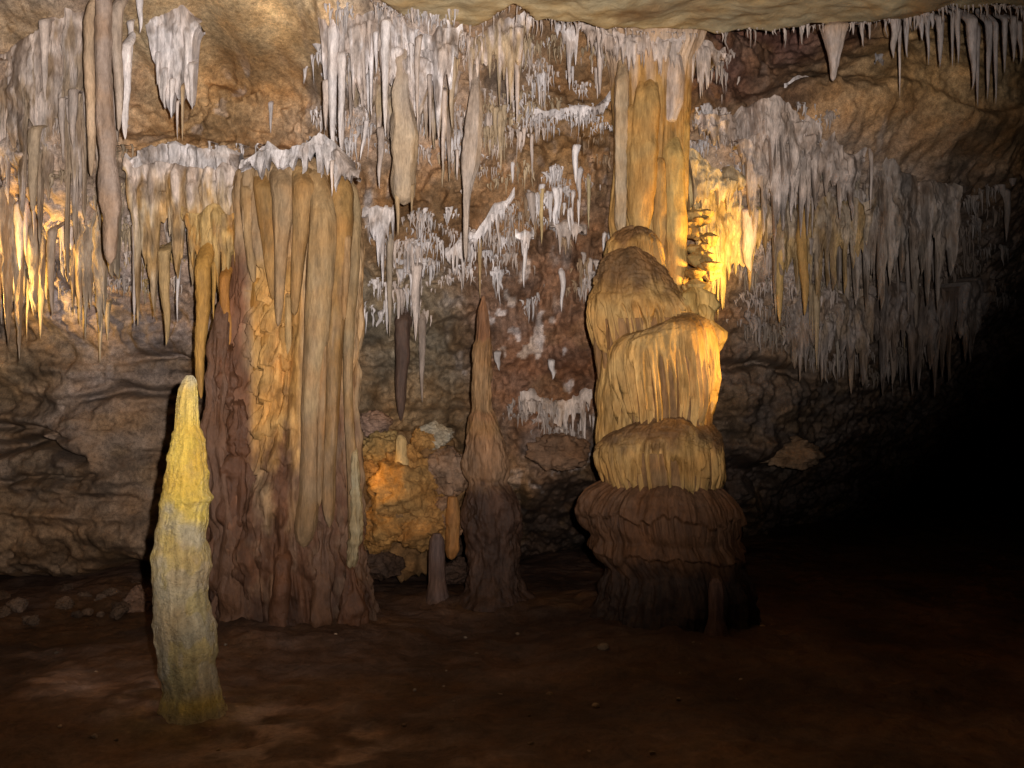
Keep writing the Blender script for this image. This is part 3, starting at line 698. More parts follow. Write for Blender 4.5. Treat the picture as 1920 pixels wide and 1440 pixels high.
# stalactites right of the notch
top = [(862,84),(885,48),(930,20),(970,6),(998,34)]; bot = [(862,200),(900,150),(940,190),(992,170)]
curtain('flowstone_curtain', top, bot, 6.35, rand_prongs(87, 864, 990, 16, top, bot, (6, 12), 0.5, 1.2, (0, .3)), PINK, 'white and tan curtain right of the ceiling notch', 87, thick=7, sheet=.6, coltop=WHITE * .9, rough=1.6, col2=TAN)
stalactite(968, 110, 232, 13, PINK, 'slender stalactite hanging from the curtain right of the ceiling notch', D=6.35)
stalactite(952, 120, 200, 10, PINK, 'shorter slender stalactite in the curtain right of the ceiling notch', D=6.4)
top = [(1040,48),(1065,45),(1092,50)]; bot = [(1040,120),(1065,160),(1092,130)]
curtain('stalactite_cluster', top, bot, 6.55, [(1045,46,104,6),(1056,46,98,5),(1067,46,158,8),(1080,48,160,7),(1074,48,130,6),(1088,50,90,5)], WHITE, 'white stalactite cluster with four points on the brown wall below the ceiling', 88, thick=5, sheet=.35, cat='stalactite cluster')
stalactite(1122, 80, 178, 16, PINK, 'pinkish stalactite right of the white four pointed cluster', D=6.6)
top = [(1090,55),(1150,62),(1190,66)]; bot = [(1090,90),(1150,105),(1190,100)]
curtain('flowstone_curtain', top, bot, 6.5, rand_prongs(89, 1092, 1188, 16, top, bot, (4, 7), .6, 1.3, (0, .2)), PINK, 'ragged white fringe under the ceiling left of the right column', 89, thick=5, sheet=.5)
# drips on the central wall
for (a, b, c, d, cl, lb) in [
 (1016,340,458,13,A(.46,.33,.16),'tan carrot shaped stalactite on the brown central wall'),
 (1042,345,425,17,WHITE,'long white stalactite beside the tan carrot shaped one'),
 (1050,345,412,10,WHITE*.9,'thin white twin of the stalactite beside the tan carrot shaped one'),
 (1080,262,345,18,WHITE,'white wedge stalactite high on the central wall'),
 (1088,310,385,14,WHITE*.85,'white stalactite below the white wedge on the central wall'),
 (1104,320,430,9,A(.38,.3,.17),'thin tan stalactite left of the right column'),
 (961,300,344,9,WHITE,'small white stalactite on the brown ledge of the central wall'),
 (1085,370,425,7,WHITE,'needle of white calcite low on the central wall'),
 (984,440,540,12,WHITE*.95,'white stalactite with a thread like tip in the middle of the dark wall'),
 (1054,500,585,13,WHITE*.8,'grey white stalactite low on the dark central wall'),
 (935,655,695,16,WHITE*.7,'pale drip just right of the middle stalagmite'),
 (1035,670,712,16,WHITE*.7,'pale forked drip on the red wall left of the right column'),
 (780,480,640,24,PINK*.95,'lumpy pinkish stalactite in the white tuft right of the fluted column'),
 (792,580,755,18,A(.26,.2,.16),'long dull stalactite below the lumpy pinkish one'),
 (731,430,632,16,A(.34,.27,.2),'straight tan rod stalactite right of the fluted column'),
 (900,440,560,9,A(.36,.24,.12),'thin tan stalactite just above the tip of the middle stalagmite'),
 (885,430,480,9,WHITE*.85,'small white stalactite beside the spear tip'),
 (935,400,470,8,PINK,'small stalactite on the slanting white band'),
]:
    stalactite(a, b, c, d, cl, lb)
for sd, top, bot, cl, lb, kw in [
 (91, [(680,395),(705,385),(740,400)], [(680,490),(710,540),(740,500)], WHITE*.95, 'white tuft of fused stalactites right of the fluted column', {}),
 (92, [(742,490),(775,480),(800,490)], [(742,540),(775,590),(800,550)], WHITE*.9, 'white tuft below the broad tan two pronged stalactite', {}),
 (93, [(880,450),(905,410),(945,378),(965,365)], [(880,490),(905,470),(945,420),(965,395)], WHITE*.9, 'slanting white band of drips above the middle stalagmite', {}),
 (94, [(835,480),(870,445),(890,440)], [(835,530),(870,520),(890,500)], WHITE*.85, 'ragged white band of drips left of the spear tip', {}),
 (95, [(966,438),(985,434),(1002,438)], [(966,480),(985,500),(1002,470)], WHITE, 'white comb of drips in the middle of the dark wall', {}),
 (96, [(985,200),(1060,205),(1145,190)], [(985,215),(1060,232),(1145,215)], WHITE*.9, 'white horizontal crust line across the brown central wall', {}),
 (97, [(975,745),(1040,755),(1110,745)], [(975,790),(1040,830),(1110,800)], PINK*.8, 'low pale fringe on the ledge left of the right column', {}),
 (98, [(1030,420),(1070,415),(1100,430)], [(1030,450),(1070,475),(1100,460)], PINK*.8, 'faded fringe on the dark wall under the long white stalactites', {}),
]:
    n = max(6, int((top[-1][0] - top[0][0]) / 7))
    D = min(hit(x, y) for x, y in top) - 0.03
    curtain('flowstone_fringe', top, bot, D, rand_prongs(sd, top[0][0], top[-1][0], n, top, bot, (3.5, 7), .5, 1.3, (0, .3)), cl, lb, sd, thick=4, sheet=.4, rough=.9, cat='flowstone fringe')

# ------------------------------------------------------------------ middle stalagmite, dark stalagmite
def c_mid(px, py, C, th):
    n = fbm(px / 20, py / 30, 0, 421, 3)
    C = mixc(C, (1 - ss(636, 644, py + 3 * n)) * .9, A(.17, .085, .045))
    C = mixc(C, (ss(768, 776, py) - ss(782, 795, py)) * .6, A(.2, .10, .05))
    C = mixc(C, ss(800, 830, py) * .7, A(.19, .11, .065))
    C = mixc(C, ss(895, 925, py + 10 * n), A(.055, .03, .02))
    return C
revolve('stalagmite', [(556,904,908),(566,902,910),(580,897,914),(605,895,918),(636,893,922),(643,893,921),(647,888,923),(700,886,921),(768,885,921),(778,879,929),(800,876,936),(830,872,945),(860,869,951),(880,870,953),(895,874,952),(903,880,948),(915,876,962),(935,870,976),(970,868,982),(1000,872,978),(1030,878,972),(1070,876,974),(1105,868,984),(1128,846,1010)],
        6.45, A(.21, .125, .06), seed=101, nth=160, nz=340, ratio=.9, lump=.12, lumpf=1.8, lv=1.0, fine=.03, vertical=.8, zw=4, colfn=c_mid, mat=M_FLOW, label='slender candle shaped brown stalagmite between the two big columns', cat='stalagmite')
stalactite(753, 575, 790, 32, A(.085, .05, .035), 'tapering stalactite painted dark brown as in shade against the grey wall right of the fluted column', p=.4, tip=.35)  # the dark brown puts shade into the colour of this tapering form
revolve('stalagmite', [(1000,812,826),(1012,806,832),(1040,803,834),(1090,803,836),(1122,798,842),(1136,784,858),(1146,765,880)], 6.4, A(.10, .065, .055), fine=.03, lumpf=2, seed=103, nth=60, nz=80, mat=M_FLOW, label='short dark stalagmite stub standing on the floor below the orange boulders', cat='stalagmite', lump=.08)
revolve('stalagmite', [(1084,1336,1346),(1092,1330,1354),(1110,1328,1358),(1160,1328,1359),(1190,1318,1368),(1206,1300,1386)], 5.55, A(.13, .075, .06), seed=104, nth=60, nz=80, label='small dark stub against the foot of the tiered column', cat='stalagmite', lump=.08)

# ------------------------------------------------------------------ right tiered column
RC = empty('cave_column', P(1240, 1200, 6.1), 'massive tiered column of golden flowstone skirts rising to a tall shaft', 'column')
RT = A(.37, .225, .08)
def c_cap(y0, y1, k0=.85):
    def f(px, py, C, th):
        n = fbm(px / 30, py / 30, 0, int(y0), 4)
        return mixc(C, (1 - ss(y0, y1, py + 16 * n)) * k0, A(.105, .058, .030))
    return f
def rough_cap(y0, y1):       # the tops of the tiers are rough and faintly layered
    def f(px, py, th):
        k = 1 - ss(y1 - 25, y1 + 5, py)
        return k * (3.2 * fbm(np.cos(th) * 3.5 + y0, np.sin(th) * 3.5, py / 9, y0, 4) + 1.6 * fbm(np.cos(th) * 12 + y0, np.sin(th) * 12, py / 6, y0 + 1, 3))
    return f
def c_shaft(px, py, C, th):
    n = fbm(px / 14, py / 90, 0, 431, 4)
    C = mixc(C, ss(-0.1, .5, n) * .45, A(.34, .20, .07))
    C = mixc(C, (1 - ss(100, 200, py + 60 * n)) * .6, PINK)
    return C
revolve('shaft', [(60,1130,1320),(95,1140,1308),(125,1148,1296),(180,1153,1290),(260,1155,1288),(350,1154,1284),(420,1148,1284),(460,1150,1286),(520,1170,1288),(600,1190,1290),(640,1195,1290)], 6.72, RT, seed=111, nth=300, nz=260, ratio=.9, lump=.07, flute=.05, flutef=11, fine=.012, colfn=c_shaft, parent=RC)
for k, (pts, D, cl) in enumerate([([(110,1168,16),(180,1166,22),(300,1165,20),(420,1164,18),(440,1164,6)], 6.46, TAN), ([(130,1215,30),(200,1212,40),(300,1206,44),(400,1200,40),(440,1200,20)], 6.44, RT * 1.02),
     ([(240,1252,20),(300,1258,34),(400,1262,34),(500,1268,28),(540,1270,12)], 6.47, A(.42, .28, .10)), ([(280,1238,10),(300,1234,22),(380,1236,24),(440,1238,20),(470,1240,8)], 6.44, RT),
     ([(90,1260,24),(140,1262,34),(190,1262,30),(230,1258,14)], 6.46, PINK), ([(160,1282,14),(240,1282,20),(400,1278,18),(520,1280,14)], 6.56, A(.38, .23, .07)), ([(180,1186,14),(260,1184,20),(350,1182,14),(370,1182,6)], 6.45, RT * .95)]):
    pipe([(a, b, c * 1.25) for a, b, c in pts], D + .05, cl, name='rib', parent=RC, seed=120 + k, lump=.14, flute=.2)
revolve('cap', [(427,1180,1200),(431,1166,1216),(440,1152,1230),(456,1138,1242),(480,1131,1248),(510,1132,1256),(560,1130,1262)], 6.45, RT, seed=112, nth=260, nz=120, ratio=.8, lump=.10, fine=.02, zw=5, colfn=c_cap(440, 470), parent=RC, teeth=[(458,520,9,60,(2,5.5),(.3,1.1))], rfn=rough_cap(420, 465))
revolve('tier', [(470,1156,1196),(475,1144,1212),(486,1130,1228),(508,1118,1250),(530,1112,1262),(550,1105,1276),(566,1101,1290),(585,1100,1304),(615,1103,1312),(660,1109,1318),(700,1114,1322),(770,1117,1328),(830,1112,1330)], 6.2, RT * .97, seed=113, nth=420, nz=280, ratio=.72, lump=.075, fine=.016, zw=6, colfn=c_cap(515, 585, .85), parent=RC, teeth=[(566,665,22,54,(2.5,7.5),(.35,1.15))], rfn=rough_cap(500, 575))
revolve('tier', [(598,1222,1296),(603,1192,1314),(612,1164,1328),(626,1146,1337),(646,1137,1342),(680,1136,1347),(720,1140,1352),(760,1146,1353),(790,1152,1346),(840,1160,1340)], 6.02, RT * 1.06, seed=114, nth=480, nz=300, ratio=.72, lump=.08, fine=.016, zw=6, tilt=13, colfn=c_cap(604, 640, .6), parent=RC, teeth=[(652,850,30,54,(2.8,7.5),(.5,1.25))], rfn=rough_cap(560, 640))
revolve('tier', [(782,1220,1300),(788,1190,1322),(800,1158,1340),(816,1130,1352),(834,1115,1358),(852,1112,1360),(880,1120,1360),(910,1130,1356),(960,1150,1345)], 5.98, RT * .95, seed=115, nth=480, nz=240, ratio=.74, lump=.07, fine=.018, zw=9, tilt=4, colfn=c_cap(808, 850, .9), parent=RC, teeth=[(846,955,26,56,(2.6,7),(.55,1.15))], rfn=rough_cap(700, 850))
TE = A(.095, .046, .023)
def r_foot(px, py, th):
    k = ss(1040, 1090, py)
    return 9 * k * ridge(np.cos(th) * 3, np.sin(th) * 3, py / 120, 461, 3) + 4 * k * fbm(np.cos(th) * 5, np.sin(th) * 5, py / 22, 462, 3)
def c_foot(px, py, C, th):
    n = fbm(px / 30, py / 30, 0, 463, 4)
    C = mixc(C, (1 - ss(925, 950, py + 12 * n)) * .6, A(.13, .07, .04))
    return mixc(C, ss(1035, 1085, py + 20 * n) * .9, A(.032, .02, .015))
revolve('tier', [(896,1196,1306),(900,1160,1330),(910,1132,1350),(926,1106,1366),(945,1090,1380),(962,1082,1386),(985,1084,1391),(998,1089,1392),(1010,1098,1391),(1018,1098,1395),(1030,1100,1399),(1046,1110,1402),(1066,1130,1404),(1090,1140,1404),(1130,1132,1406),(1165,1116,1416),(1195,1084,1440),(1215,1040,1480),(1232,980,1540)], 6.0, TE, seed=116, nth=480, nz=320, ratio=.8, lump=.07, fine=.012, zw=9, tilt=-6, rfn=r_foot, colfn=c_foot, parent=RC, teeth=[(962,1004,12,100,(2,5),(.5,1.2)),(1034,1066,12,100,(2,5),(.5,1.2))])
GAP_SHADE = A(.20, .115, .05)      # darker inner flowstone, added so its colour shades the gaps between skirt teeth
revolve('gap_shade_layer', [(600,1122,1300),(680,1128,1306),(780,1136,1312),(840,1130,1314)], 6.2, GAP_SHADE, seed=117, nth=200, nz=120, ratio=.70, lump=.03, flute=.07, flutef=14, parent=RC)
revolve('gap_shade_layer', [(655,1158,1328),(720,1160,1332),(790,1170,1330),(850,1176,1322)], 6.02, GAP_SHADE, seed=118, nth=200, nz=120, ratio=.70, lump=.03, flute=.07, flutef=14, parent=RC)
revolve('gap_shade_layer', [(845,1132,1340),(900,1140,1340),(960,1160,1330)], 5.98, GAP_SHADE * .9, seed=119, nth=200, nz=120, ratio=.72, lump=.03, flute=.07, flutef=14, parent=RC)
KN = A(.46, .31, .11)
for k, (pts, D) in enumerate([([(538,1302,10),(552,1306,44),(572,1308,54),(590,1310,30)], 6.2), ([(570,1316,14),(590,1320,44),(612,1322,42),(625,1322,20)], 6.16), ([(600,1324,14),(622,1328,40),(645,1330,34),(668,1334,14),(684,1336,5)], 6.14), ([(524,1300,10),(536,1302,40),(548,1302,30),(554,1302,10)], 6.38)]):
    pipe(pts, D, KN, name='knob', parent=RC, seed=140 + k, lump=.8, flute=.5, nseg=48)
rk = np.random.RandomState(77)
for k in range(22):
    yk = 392 + 150 * (k + rk.rand()) / 22; w = rk.uniform(18, 40); xk = rk.uniform(1292, 1334); h = rk.uniform(10, 20)
    pipe([(yk - h * .5, xk - 2, w * .3), (yk, xk, w), (yk + h * .5, xk + 1, w * .8), (yk + h, xk + 2, w * .3)], 6.66 - .2 * (yk - 392) / 150 + rk.uniform(-.05, .05), KN * rk.uniform(.5, .9), name='knob', parent=RC, seed=400 + k, lump=.6, flute=.5, nseg=30)
# lit curtain behind the column
top = [(1286,330),(1330,350),(1380,380),(1430,400)]; bot = [(1286,560),(1340,600),(1380,540),(1430,560)]
curtain('flowstone_curtain', top, bot, 6.95, rand_prongs(151, 1288, 1428, 18, top, bot, (6, 13), .5, 1.1, (0, .35)), A(.48, .36, .17), 'golden lit curtain in the gap right of the tiered column', 151, thick=6, sheet=.6, rough=1.8, depthvar=.1)
top = [(1284,280),(1320,300),(1375,325),(1400,345)]; bot = [(1284,380),(1320,400),(1375,390),(1400,390)]
curtain('flowstone_curtain', top, bot, 6.85, rand_prongs(152, 1286, 1398, 10, top, bot, (7, 13), .5, 1.1, (0, .3)), A(.46, .35, .2), 'pale bulging drape above the golden lit curtain', 152, thick=12, sheet=.7, rough=1.8)

# ------------------------------------------------------------------ right drapery
for sd, D, top, bot, n, cl, c2, lb in [
 (161, 6.85, [(1300,230),(1360,215),(1400,190),(1450,185),(1490,215),(1540,240)], [(1300,262),(1360,275),(1400,330),(1450,340),(1490,330),(1540,310)], 34, PINK*.95, PINK*.75, 'knobbly pale mass of calcite right of the tall shaft'),
 (162, 6.95, [(1380,265),(1450,260),(1540,245),(1620,300)], [(1380,400),(1450,430),(1540,420),(1620,400)], 30, PINK*.9, PINK*.7, 'wide pinkish curtain of stalactites right of the tiered column'),
 (163, 7.1, [(1420,380),(1500,385),(1570,380),(1640,370)], [(1420,520),(1500,560),(1570,540),(1640,520)], 24, A(.36,.28,.2), A(.36,.24,.11), 'lower tan curtain of stalactites right of the golden gap'),
 (164, 7.35, [(1540,340),(1600,350),(1660,300),(1720,330),(1800,360)], [(1540,520),(1600,560),(1660,540),(1720,560),(1800,540)], 30, A(.33,.28,.245), A(.27,.22,.18), 'dim grey curtain of stalactites fading toward the right'),
 (165, 7.6, [(1400,560),(1480,570),(1560,560),(1640,570)], [(1400,640),(1480,690),(1560,720),(1640,700)], 26, A(.28,.23,.2), A(.24,.18,.13), 'low ragged fringe under the tan curtain on the dark right wall'),
 (166, 8.0, [(1600,540),(1680,530),(1760,540),(1860,520)], [(1600,700),(1680,720),(1760,720),(1860,640)], 24, A(.26,.22,.2), A(.22,.17,.14), 'dark hanging curtain at the far right edge of the light'),
]:
    curtain('flowstone_curtain', top, bot, D, rand_prongs(sd, top[0][0] + 2, top[-1][0] - 2, n, top, bot, (5, 12), .4, 1.1, (0, .5)), cl, lb, sd, thick=7, sheet=.5, col2=c2, rough=2.2, depthvar=.18)
for (a, b, c, d, cl, D, lb) in [
 (1464,420,606,22,A(.42,.27,.10),7.0,'blunt orange stalactite hanging right of the golden gap'),
 (1506,400,592,24,A(.38,.22,.07),7.05,'tapering dark orange stalactite right of the blunt orange one'),
 (1455,380,590,14,A(.36,.27,.17),7.05,'thin tan stalactite just left of the blunt orange one'),
 (1410,395,510,34,PINK*1.05,6.93,'pale fan shaped stalactite at the right end of the golden gap'),
 (1596,600,740,16,A(.28,.2,.14),7.7,'dim pointed stalactite above the black hollow'),
 (1672,560,722,22,A(.26,.2,.16),8.1,'dim thick stalactite above the black hollow'),
 (1570,580,700,9,A(.3,.25,.2),7.7,'dim thin stalactite above the black hollow'),
 (1500,150,222,9,WHITE*.85,6.95,'slender white stalactite over the orange brown slab'),
]:
    stalactite(a, b, c, d, cl, lb, D=D, p=.5, tip=.25)
top = [(1470,168),(1500,155),(1524,150)]; bot = [(1470,185),(1500,200),(1524,190)]
curtain('flowstone_fringe', top, bot, 6.98, rand_prongs(167, 1471, 1523, 9, top, bot, (3, 5), .5, 1.2, (0, .2)), WHITE * .8, 'small white fringe on the edge of the orange brown slab', 167, thick=3, sheet=.4, cat='flowstone fringe')

# stalactites along the ceiling edge at right
CEX = [(1436,52,66,7),(1450,50,66,9),(1504,48,84,10),(1516,48,72,8),(1488,50,62,7),(1618,44,88,11),(1630,44,74,8),(1600,46,66,8),(1676,36,110,24),(1688,40,184,8),(1702,34,108,14),(1728,26,76,16),(1740,24,122,12),(1748,24,54,14),(1762,30,126,19),(1786,20,126,10),(1796,14,120,14),(1822,30,168,24),(1833,40,200,14),(1852,30,186,16),(1868,34,196,12),(1884,30,138,14),(1900,32,116,18),(1912,40,120,14)]
for k, (a, b, c, d) in enumerate(CEX):
    D = Cat(a, b) + 0.04
    stalactite(a, b - 8, c, d, PINK * .95 if a < 1700 else A(.42, .36, .33), 'small pale stalactite hanging along the ceiling edge at the right' if (c - b) < 60 else 'longer pale stalactite hanging along the ceiling edge at the right', group='stalactites along the right ceiling edge', D=D, p=.8, root=False)
BS = empty('stalactite', P(1565, 45, 6.2), 'large funnel shaped stalactite hanging alone from the ceiling edge over the dark red recess', 'stalactite')
pipe([(38,1565,20),(50,1566,52),(70,1566,40),(95,1566,26),(120,1564,16),(145,1562,11),(152,1562,4)], 6.22, PINK * .95, name='body', parent=BS, seed=170, lump=.12, flute=.25)
_sid[0] += 1
g, o = stal_grid(1574, 70, 126, 12, PINK * .95, D=6.2, seed=_sid[0], root=False)
link('prong', mesh_from_grid('prong', g[0], g[1], wrap=True), M_STAL, BS, origin=o)
top = [(1280,66),(1310,68),(1360,100)]; bot = [(1280,150),(1310,165),(1360,125)]
curtain('flowstone_curtain', top, bot, 6.6, rand_prongs(171, 1282, 1358, 12, top, bot, (4, 8), .5, 1.2, (0, .3)), PINK, 'pale stalactite fringe where the tall shaft meets the ceiling', 171, thick=5, sheet=.4)
top = [(1148,66),(1220,70),(1285,66)]; bot = [(1148,120),(1220,125),(1285,140)]
curtain('flowstone_curtain', top, bot, 6.42, rand_prongs(172, 1150, 1284, 18, top, bot, (4, 9), .4, 1.2, (0, .3)), PINK * .95, 'pinkish collar of drips around the top of the tall shaft', 172, thick=5, sheet=.4)
top = [(1640,118),(1672,100),(1690,92)]; bot = [(1640,132),(1672,128),(1690,120)]
curtain('flowstone_fringe', top, bot, 6.9, rand_prongs(173, 1641, 1689, 8, top, bot, (3, 6), .5, 1.2, (0, .2)), WHITE * .7, 'small white tuft above the tan slab at the right', 173, thick=4, sheet=.4, cat='flowstone fringe')

# ------------------------------------------------------------------ groups of lesser stalactites
Z = [ # rect, n, length, width, colours, label, group
 ((0,90,160,470),26,(60,190),(8,17),[PINK*.9,PINK*.75,A(.33,.25,.17)],'slim pinkish stalactite among many in the tall curtain at the left edge','stalactites in the left curtain'),
 ((-10,470,230,600),16,(50,120),(6,12),[A(.3,.24,.19),A(.33,.25,.16)],'thin dull stalactite in the lower fringe at the left edge','stalactites in the lower left fringe'),
 ((240,340,450,520),16,(50,130),(7,14),[PINK*.85,TAN,A(.36,.24,.1)],'slim tan stalactite under the white frosted ledge','stalactites under the frosted ledge'),
 ((604,20,860,230),26,(40,120),(7,14),[WHITE*.95,WHITE*.85,PINK],'small white stalactite in the big white curtain at the top centre','stalactites in the upper centre curtain'),
 ((780,180,990,330),22,(40,110),(6,12),[PINK,PINK*.8,TAN],'small pinkish stalactite on the wall below the ceiling notch','stalactites below the ceiling notch'),
 ((985,60,1140,180),12,(25,70),(5,9),[PINK,WHITE*.85],'small pale stalactite on the brown wall left of the tall shaft','stalactites left of the tall shaft'),
 ((990,280,1135,520),22,(25,80),(5,11),[WHITE*.9,WHITE*.75,PINK*.8],'small white stalactite scattered on the dark central wall','stalactites on the dark central wall'),
 ((690,430,830,540),12,(35,100),(6,11),[WHITE*.9,PINK*.9],'small white stalactite in the tufts right of the fluted column','stalactites right of the fluted column'),
 ((1380,260,1640,440),30,(50,130),(6,13),[PINK*.9,PINK*.75,A(.35,.27,.2)],'slim pinkish stalactite among many in the wide curtain at the right','stalactites in the right curtain'),
 ((1420,420,1780,620),34,(50,130),(6,14),[A(.33,.27,.23),A(.3,.24,.19),A(.34,.25,.15)],'dim stalactite among many on the darkening right wall','stalactites on the dark right wall'),
 ((1660,330,1900,560),18,(50,120),(8,16),[A(.3,.25,.22)],'faint stalactite near the right edge of the cave','stalactites near the right edge'),
 ((985,750,1110,800),9,(30,70),(5,9),[PINK*.8],'short pale stalactite under the low ledge left of the tiered column','stalactites under the low ledge'),
]
rs = np.random.RandomState(5)
for (x0, y0, x1, y1), n, ln, wd, cols, lb, gp in Z:
    left = n
    while left > 0:
        m = min(left, rs.randint(3, 7)); left -= m
        cx0 = rs.uniform(x0, x1); cy0 = rs.uniform(y0, y1); sl = rs.uniform(-.5, .5); cl = cols[rs.randint(len(cols))]; big = rs.uniform(.7, 1.25)
        xo = 0.0
        for k in range(m):
            w = rs.uniform(*wd) * big * np.exp(rs.normal() * .25)
            l = rs.uniform(*ln) * big * (1.15 if k == m // 2 else rs.uniform(.25, .9))
            py = cy0 + sl * xo + rs.uniform(-8, 8)
            stalactite(cx0 + xo, py, py + l, w, cl * rs.uniform(.85, 1.1), lb, gp, p=rs.uniform(.5, 1.0), D=None)
            xo += w * rs.uniform(.35, .9) * np.exp(rs.normal() * .6)

# fringe of tiny drips too many to count
def needles(px, py, ln, w, col, seed, n=9, ns=6, D0=None):
    N = len(px)
    if D0 is None:
        xx = (px[:, None] - 960) / F * _D[None]; zz = CH + (720 - py[:, None]) / F * _D[None]
        h = _D[None] >= Wat(xx, zz)
        D0 = _D[np.where(h.any(1), h.argmax(1), len(_D) - 1)]
    s_ = D0 / F
    x = (px - 960) * s_; zt = CH + (720 - py) * s_; L = ln * s_
    t = np.linspace(0, 1, n)[None]
    Z = zt[:, None] - L[:, None] * t
    Dh = np.maximum(np.minimum(D0, Wat(x[:, None] + 0 * Z, Z).min(1)) - .2 * w * s_, D0 - .35)
    r = np.random.RandomState(seed)
    Y = Dh[:, None] + (D0 + .03 - Dh)[:, None] * (1 - ss(0, .25, t))
    X = x[:, None] + (w * s_ * .5)[:, None] * vnoise(t * 2, r.uniform(0, 99, N)[:, None], 0, 3)
    pw = r.uniform(.5, 1.2, N)[:, None]
    Rr = (.5 * w * s_)[:, None] * ((1 - t) ** pw * .9 + .1 * (1 - t)) * (.5 + .5 * ss(0, .15, t))
    Rr = Rr * (1 + .35 * vnoise(t * 6, r.uniform(0, 99, N)[:, None], 5, 4))
    th = np.linspace(0, 2 * np.pi, ns, endpoint=False)[None, None]
    V = np.stack([X[..., None] + Rr[..., None] * np.sin(th), Y[..., None] - Rr[..., None] * np.cos(th), Z[..., None] + 0 * th], -1)
    C = col[:, None, None] * (1 + .2 * vnoise(t * 3, r.uniform(0, 99, N)[:, None], 8, 6))[..., None, None]
    return V, C * np.ones((1, 1, ns, 1))
rn = np.random.RandomState(55)
P_, Y_, L_, W_, C_ = [], [], [], [], []
for (x0, y0, x1, y1, n, cs) in [(0,90,240,560,900,(PINK*.9,PINK*.75,A(.33,.25,.17))),(600,0,870,290,900,(WHITE,WHITE*.85,PINK)),(860,50,1140,240,700,(WHITE*.9,PINK,TAN)),(860,180,1000,340,300,(PINK,PINK*.8,TAN)),
        (985,200,1145,235,220,(WHITE*.95,WHITE*.8)),(990,250,1140,560,420,(WHITE*.9,WHITE*.7,PINK*.8,A(.3,.2,.12))),(680,390,830,570,420,(WHITE*.9,PINK)),(830,380,970,520,380,(WHITE*.9,PINK,PINK*.8)),
        (1290,190,1560,330,700,(PINK,PINK*.85,WHITE*.8)),(1370,300,1720,620,1300,(PINK*.9,PINK*.7,A(.33,.27,.2))),(1560,330,1900,620,600,(A(.33,.28,.25),A(.28,.22,.18))),(1400,560,1750,700,500,(A(.28,.23,.2),A(.24,.19,.15))),
        (235,330,460,540,500,(PINK*.9,TAN,A(.36,.24,.1))),(970,740,1120,820,160,(PINK*.8,PINK*.6)),(1150,66,1360,150,260,(PINK,PINK*.85)),(250,265,450,300,120,(WHITE*.9,)),(455,272,670,335,160,(WHITE*.9,PINK))]:
    left = n
    while left > 0:
        m = min(left, rn.randint(8, 34)); left -= m
        cx0 = rn.uniform(x0, x1); cy0 = rn.uniform(y0, y1); sl = rn.uniform(-.5, .5); sp = rn.uniform(6, 26); c0 = cs[rn.randint(len(cs))]; lm = rn.uniform(14, 60)
        dx = rn.normal(0, sp, m)
        P_.append(cx0 + dx); Y_.append(cy0 + sl * dx + .012 * dx ** 2 + rn.uniform(-8, 8, m))
        L_.append(lm * (.2 + rn.rand(m) ** 2) * np.exp(-(dx / (2 * sp)) ** 2) + 6); W_.append(rn.uniform(3, 6.5, m) * np.exp(rn.normal(0, .3, m)) * (.8 + lm / 120))
        C_.append(c0[None] * rn.uniform(.7, 1.1, m)[:, None])
V, C = needles(np.concatenate(P_), np.concatenate(Y_), np.concatenate(L_), np.concatenate(W_), np.concatenate(C_), 1)
# and along the ceiling edge
m = 330
px = np.concatenate([rn.uniform(690, 1960, 230), rn.normal(1780, 90, 100)]); py = np.interp(px, [p for p, q in CE], [q for p, q in CE]) - 3
V2, C2 = needles(px, py, 5 + 40 * rn.rand(m) ** 3, rn.uniform(3, 7, m), PINK[None] * rn.uniform(.6, 1.05, m)[:, None], 2, D0=F / (720 - py) * (ZC - CH) + .03)
V = np.concatenate([V, V2]); C = np.concatenate([C, C2])
link('tiny_stalactites', merge_meshes('tiny_stalactites', list(zip(V, C))), M_STAL, kind='stuff', label='countless tiny pale drips crusting the cave wall and the ceiling edge', cat='stalactites')

# ------------------------------------------------------------------ boulders
def boulder(px, py, D, rx, ry, col, label, seed, rz=None, name='boulder', cut=True, group=None):
    s = D / F
    nu, nv = (90, 60) if name == 'boulder' else (20, 14)
    th = np.linspace(0, 2 * np.pi, nu, endpoint=False)[None]; ph = np.linspace(0.0, np.pi, nv)[:, None]
    d = np.stack([np.sin(ph) * np.sin(th), -np.sin(ph) * np.cos(th), np.cos(ph) + 0 * th], -1)
    r = np.ones(d.shape[:2])
    rg = np.random.RandomState(seed)
    for k in range(9):                       # broken faces
        nrm = rg.normal(size=3); nrm /= np.linalg.norm(nrm); h = rg.uniform(.62, .9)
        dt = d @ nrm
        r = np.minimum(r, np.where(dt > 0.05, h / np.maximum(dt, .05), 9))
    r = r * (1 + .13 * fbm(d[..., 0] * 2 + seed, d[..., 1] * 2, d[..., 2] * 2, seed, 4) + .11 * fbm(d[..., 0] * 6 + seed, d[..., 1] * 6, d[..., 2] * 6, seed + 1, 4))
    c = P(px, py, D)
    Vv = c + d * r[..., None] * np.array([rx, (rx + ry) / 2, ry]) * s
    C = np.ones(Vv.shape) * col * (1 + .3 * fbm(Vv[..., 0] * 9, Vv[..., 1] * 9, Vv[..., 2] * 9, seed + 2, 3))[..., None]
    return link(name, mesh_from_grid(name, Vv, C, wrap=True), M_STONE, label=label, cat='boulder' if name == 'boulder' else 'stone', group=group, origin=c)
boulder(780, 945, 7.15, 120, 125, A(.20, .115, .05), 'broad brown outcrop behind the orange lit pile joining it to the wall', 195)
boulder(712, 1062, 6.75, 46, 30, A(.07, .042, .028), 'dark low rock under the orange lit pile beside the fluted column', 196)
boulder(858, 1075, 6.8, 40, 26, A(.06, .036, .025), 'dark low rock on the floor between the stub and the middle stalagmite', 197)
rg0 = np.random.RandomState(21)
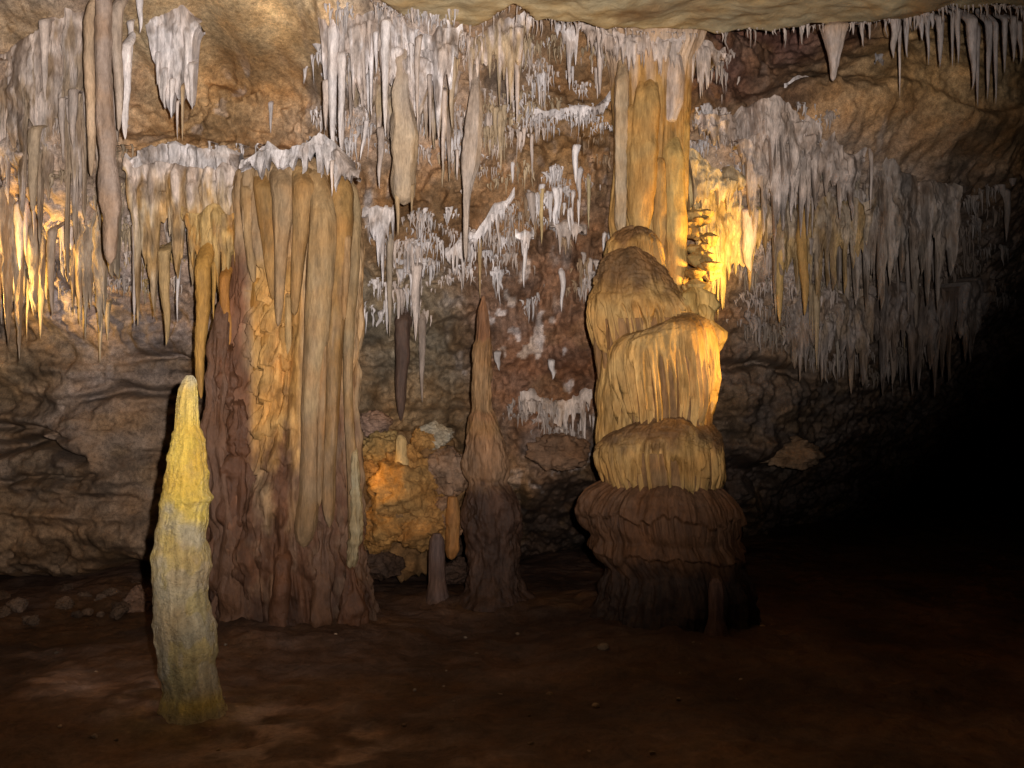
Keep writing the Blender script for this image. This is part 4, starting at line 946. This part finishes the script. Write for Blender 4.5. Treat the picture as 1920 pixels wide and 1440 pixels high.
OR = A(.30, .165, .055)
for k, (a, b, D, rx, ry, cl, lb) in enumerate([
 (770,910,6.75,75,70,OR,'largest ochre boulder in the orange lit pile right of the fluted column'),
 (720,850,6.85,44,44,A(.3,.2,.08),'upper left ochre boulder of the orange lit pile'),
 (812,815,6.9,40,28,A(.33,.29,.22),'pale slanted slab on top of the orange lit pile'),
 (840,880,6.75,48,50,A(.22,.14,.09),'brown boulder between the orange pile and the middle stalagmite'),
 (720,980,6.7,54,52,A(.30,.16,.05),'rusty boulder at the lower left of the orange lit pile'),
 (795,985,6.65,58,46,A(.28,.15,.05),'rusty boulder at the lower right of the orange lit pile'),
 (700,795,7.0,36,22,A(.22,.14,.1),'reddish flat rock above the orange lit pile'),
 (1045,850,7.0,60,34,A(.17,.10,.06),'dark red rock on the ledge left of the tiered column'),
 (60,1160,6.5,34,30,A(.26,.18,.11),'rounded brown boulder on the floor at the far left'),
 (262,1130,6.4,36,28,A(.2,.125,.09),'reddish boulder on the floor just left of the pale stalagmite'),
 (1480,850,8.0,60,34,A(.24,.16,.1),'dim brown rock on the dark wall right of the tiered column'),
]):
    boulder(a, b, D, rx, ry, cl, lb, 200 + k)
for k in range(16):
    a, b = rg0.uniform(690, 865), rg0.uniform(815, 1035); q = rg0.uniform(12, 26)
    boulder(a, b, 6.62 + .25 * (1 - (b - 815) / 220), q * 1.2, q, [OR, A(.3,.16,.05), A(.24,.14,.08)][k % 3], 'small broken rock wedged in the orange lit pile', 240 + k, group='broken rocks in the orange lit pile')
pipe([(815,750,8),(824,752,22),(850,752,24),(900,752,26),(920,752,14)], 6.6, A(.42, .29, .13), name='stalagmite', parent=None, label='stubby pale stalagmite standing on the orange lit boulders', cat='stalagmite', seed=221, lump=.2)
pipe([(930,848,16),(970,850,28),(1030,848,26),(1046,846,14),(1050,846,4)], 6.5, A(.25, .12, .04), name='stalactite', parent=None, label='rusty hanging stub at the right side of the orange lit pile', cat='stalactite', seed=222, lump=.15)
# rubble where the left wall meets the floor
for k in range(26):
    a = rg0.uniform(-10, 285); b = 1098 + 60 * rg0.rand() ** 1.5 + (20 if a < 90 else 0); q = rg0.uniform(5, 15)
    D = min(F * CH / (b + q * .5 - 720), 6.9)
    boulder(a, b, D, q * 1.4, q, [A(.11,.068,.043), A(.07,.043,.028), A(.15,.1,.07)][k % 3], 'small rubble rock at the foot of the left wall', 260 + k, group='rubble at the foot of the left wall')
# small stones on the floor
rg = np.random.RandomState(9)
for k in range(46):
    px = rg.uniform(60, 1500); py = rg.uniform(1170, 1430)
    D = F * CH / (py - 720)
    x = (px - 960) / F * D
    z = float(floor_z(x, D))
    pp = 720 - (z + 0.004 - CH) / D * F
    r = rg.uniform(2.0, 4.0) * np.exp(abs(rg.normal()) * .45)
    boulder(px, pp, D, r, r * .7, A(.38, .28, .2) * rg.uniform(.5, 1.3), 'small loose stone lying on the muddy cave floor', 300 + k, name='stone', group='small stones scattered on the floor')
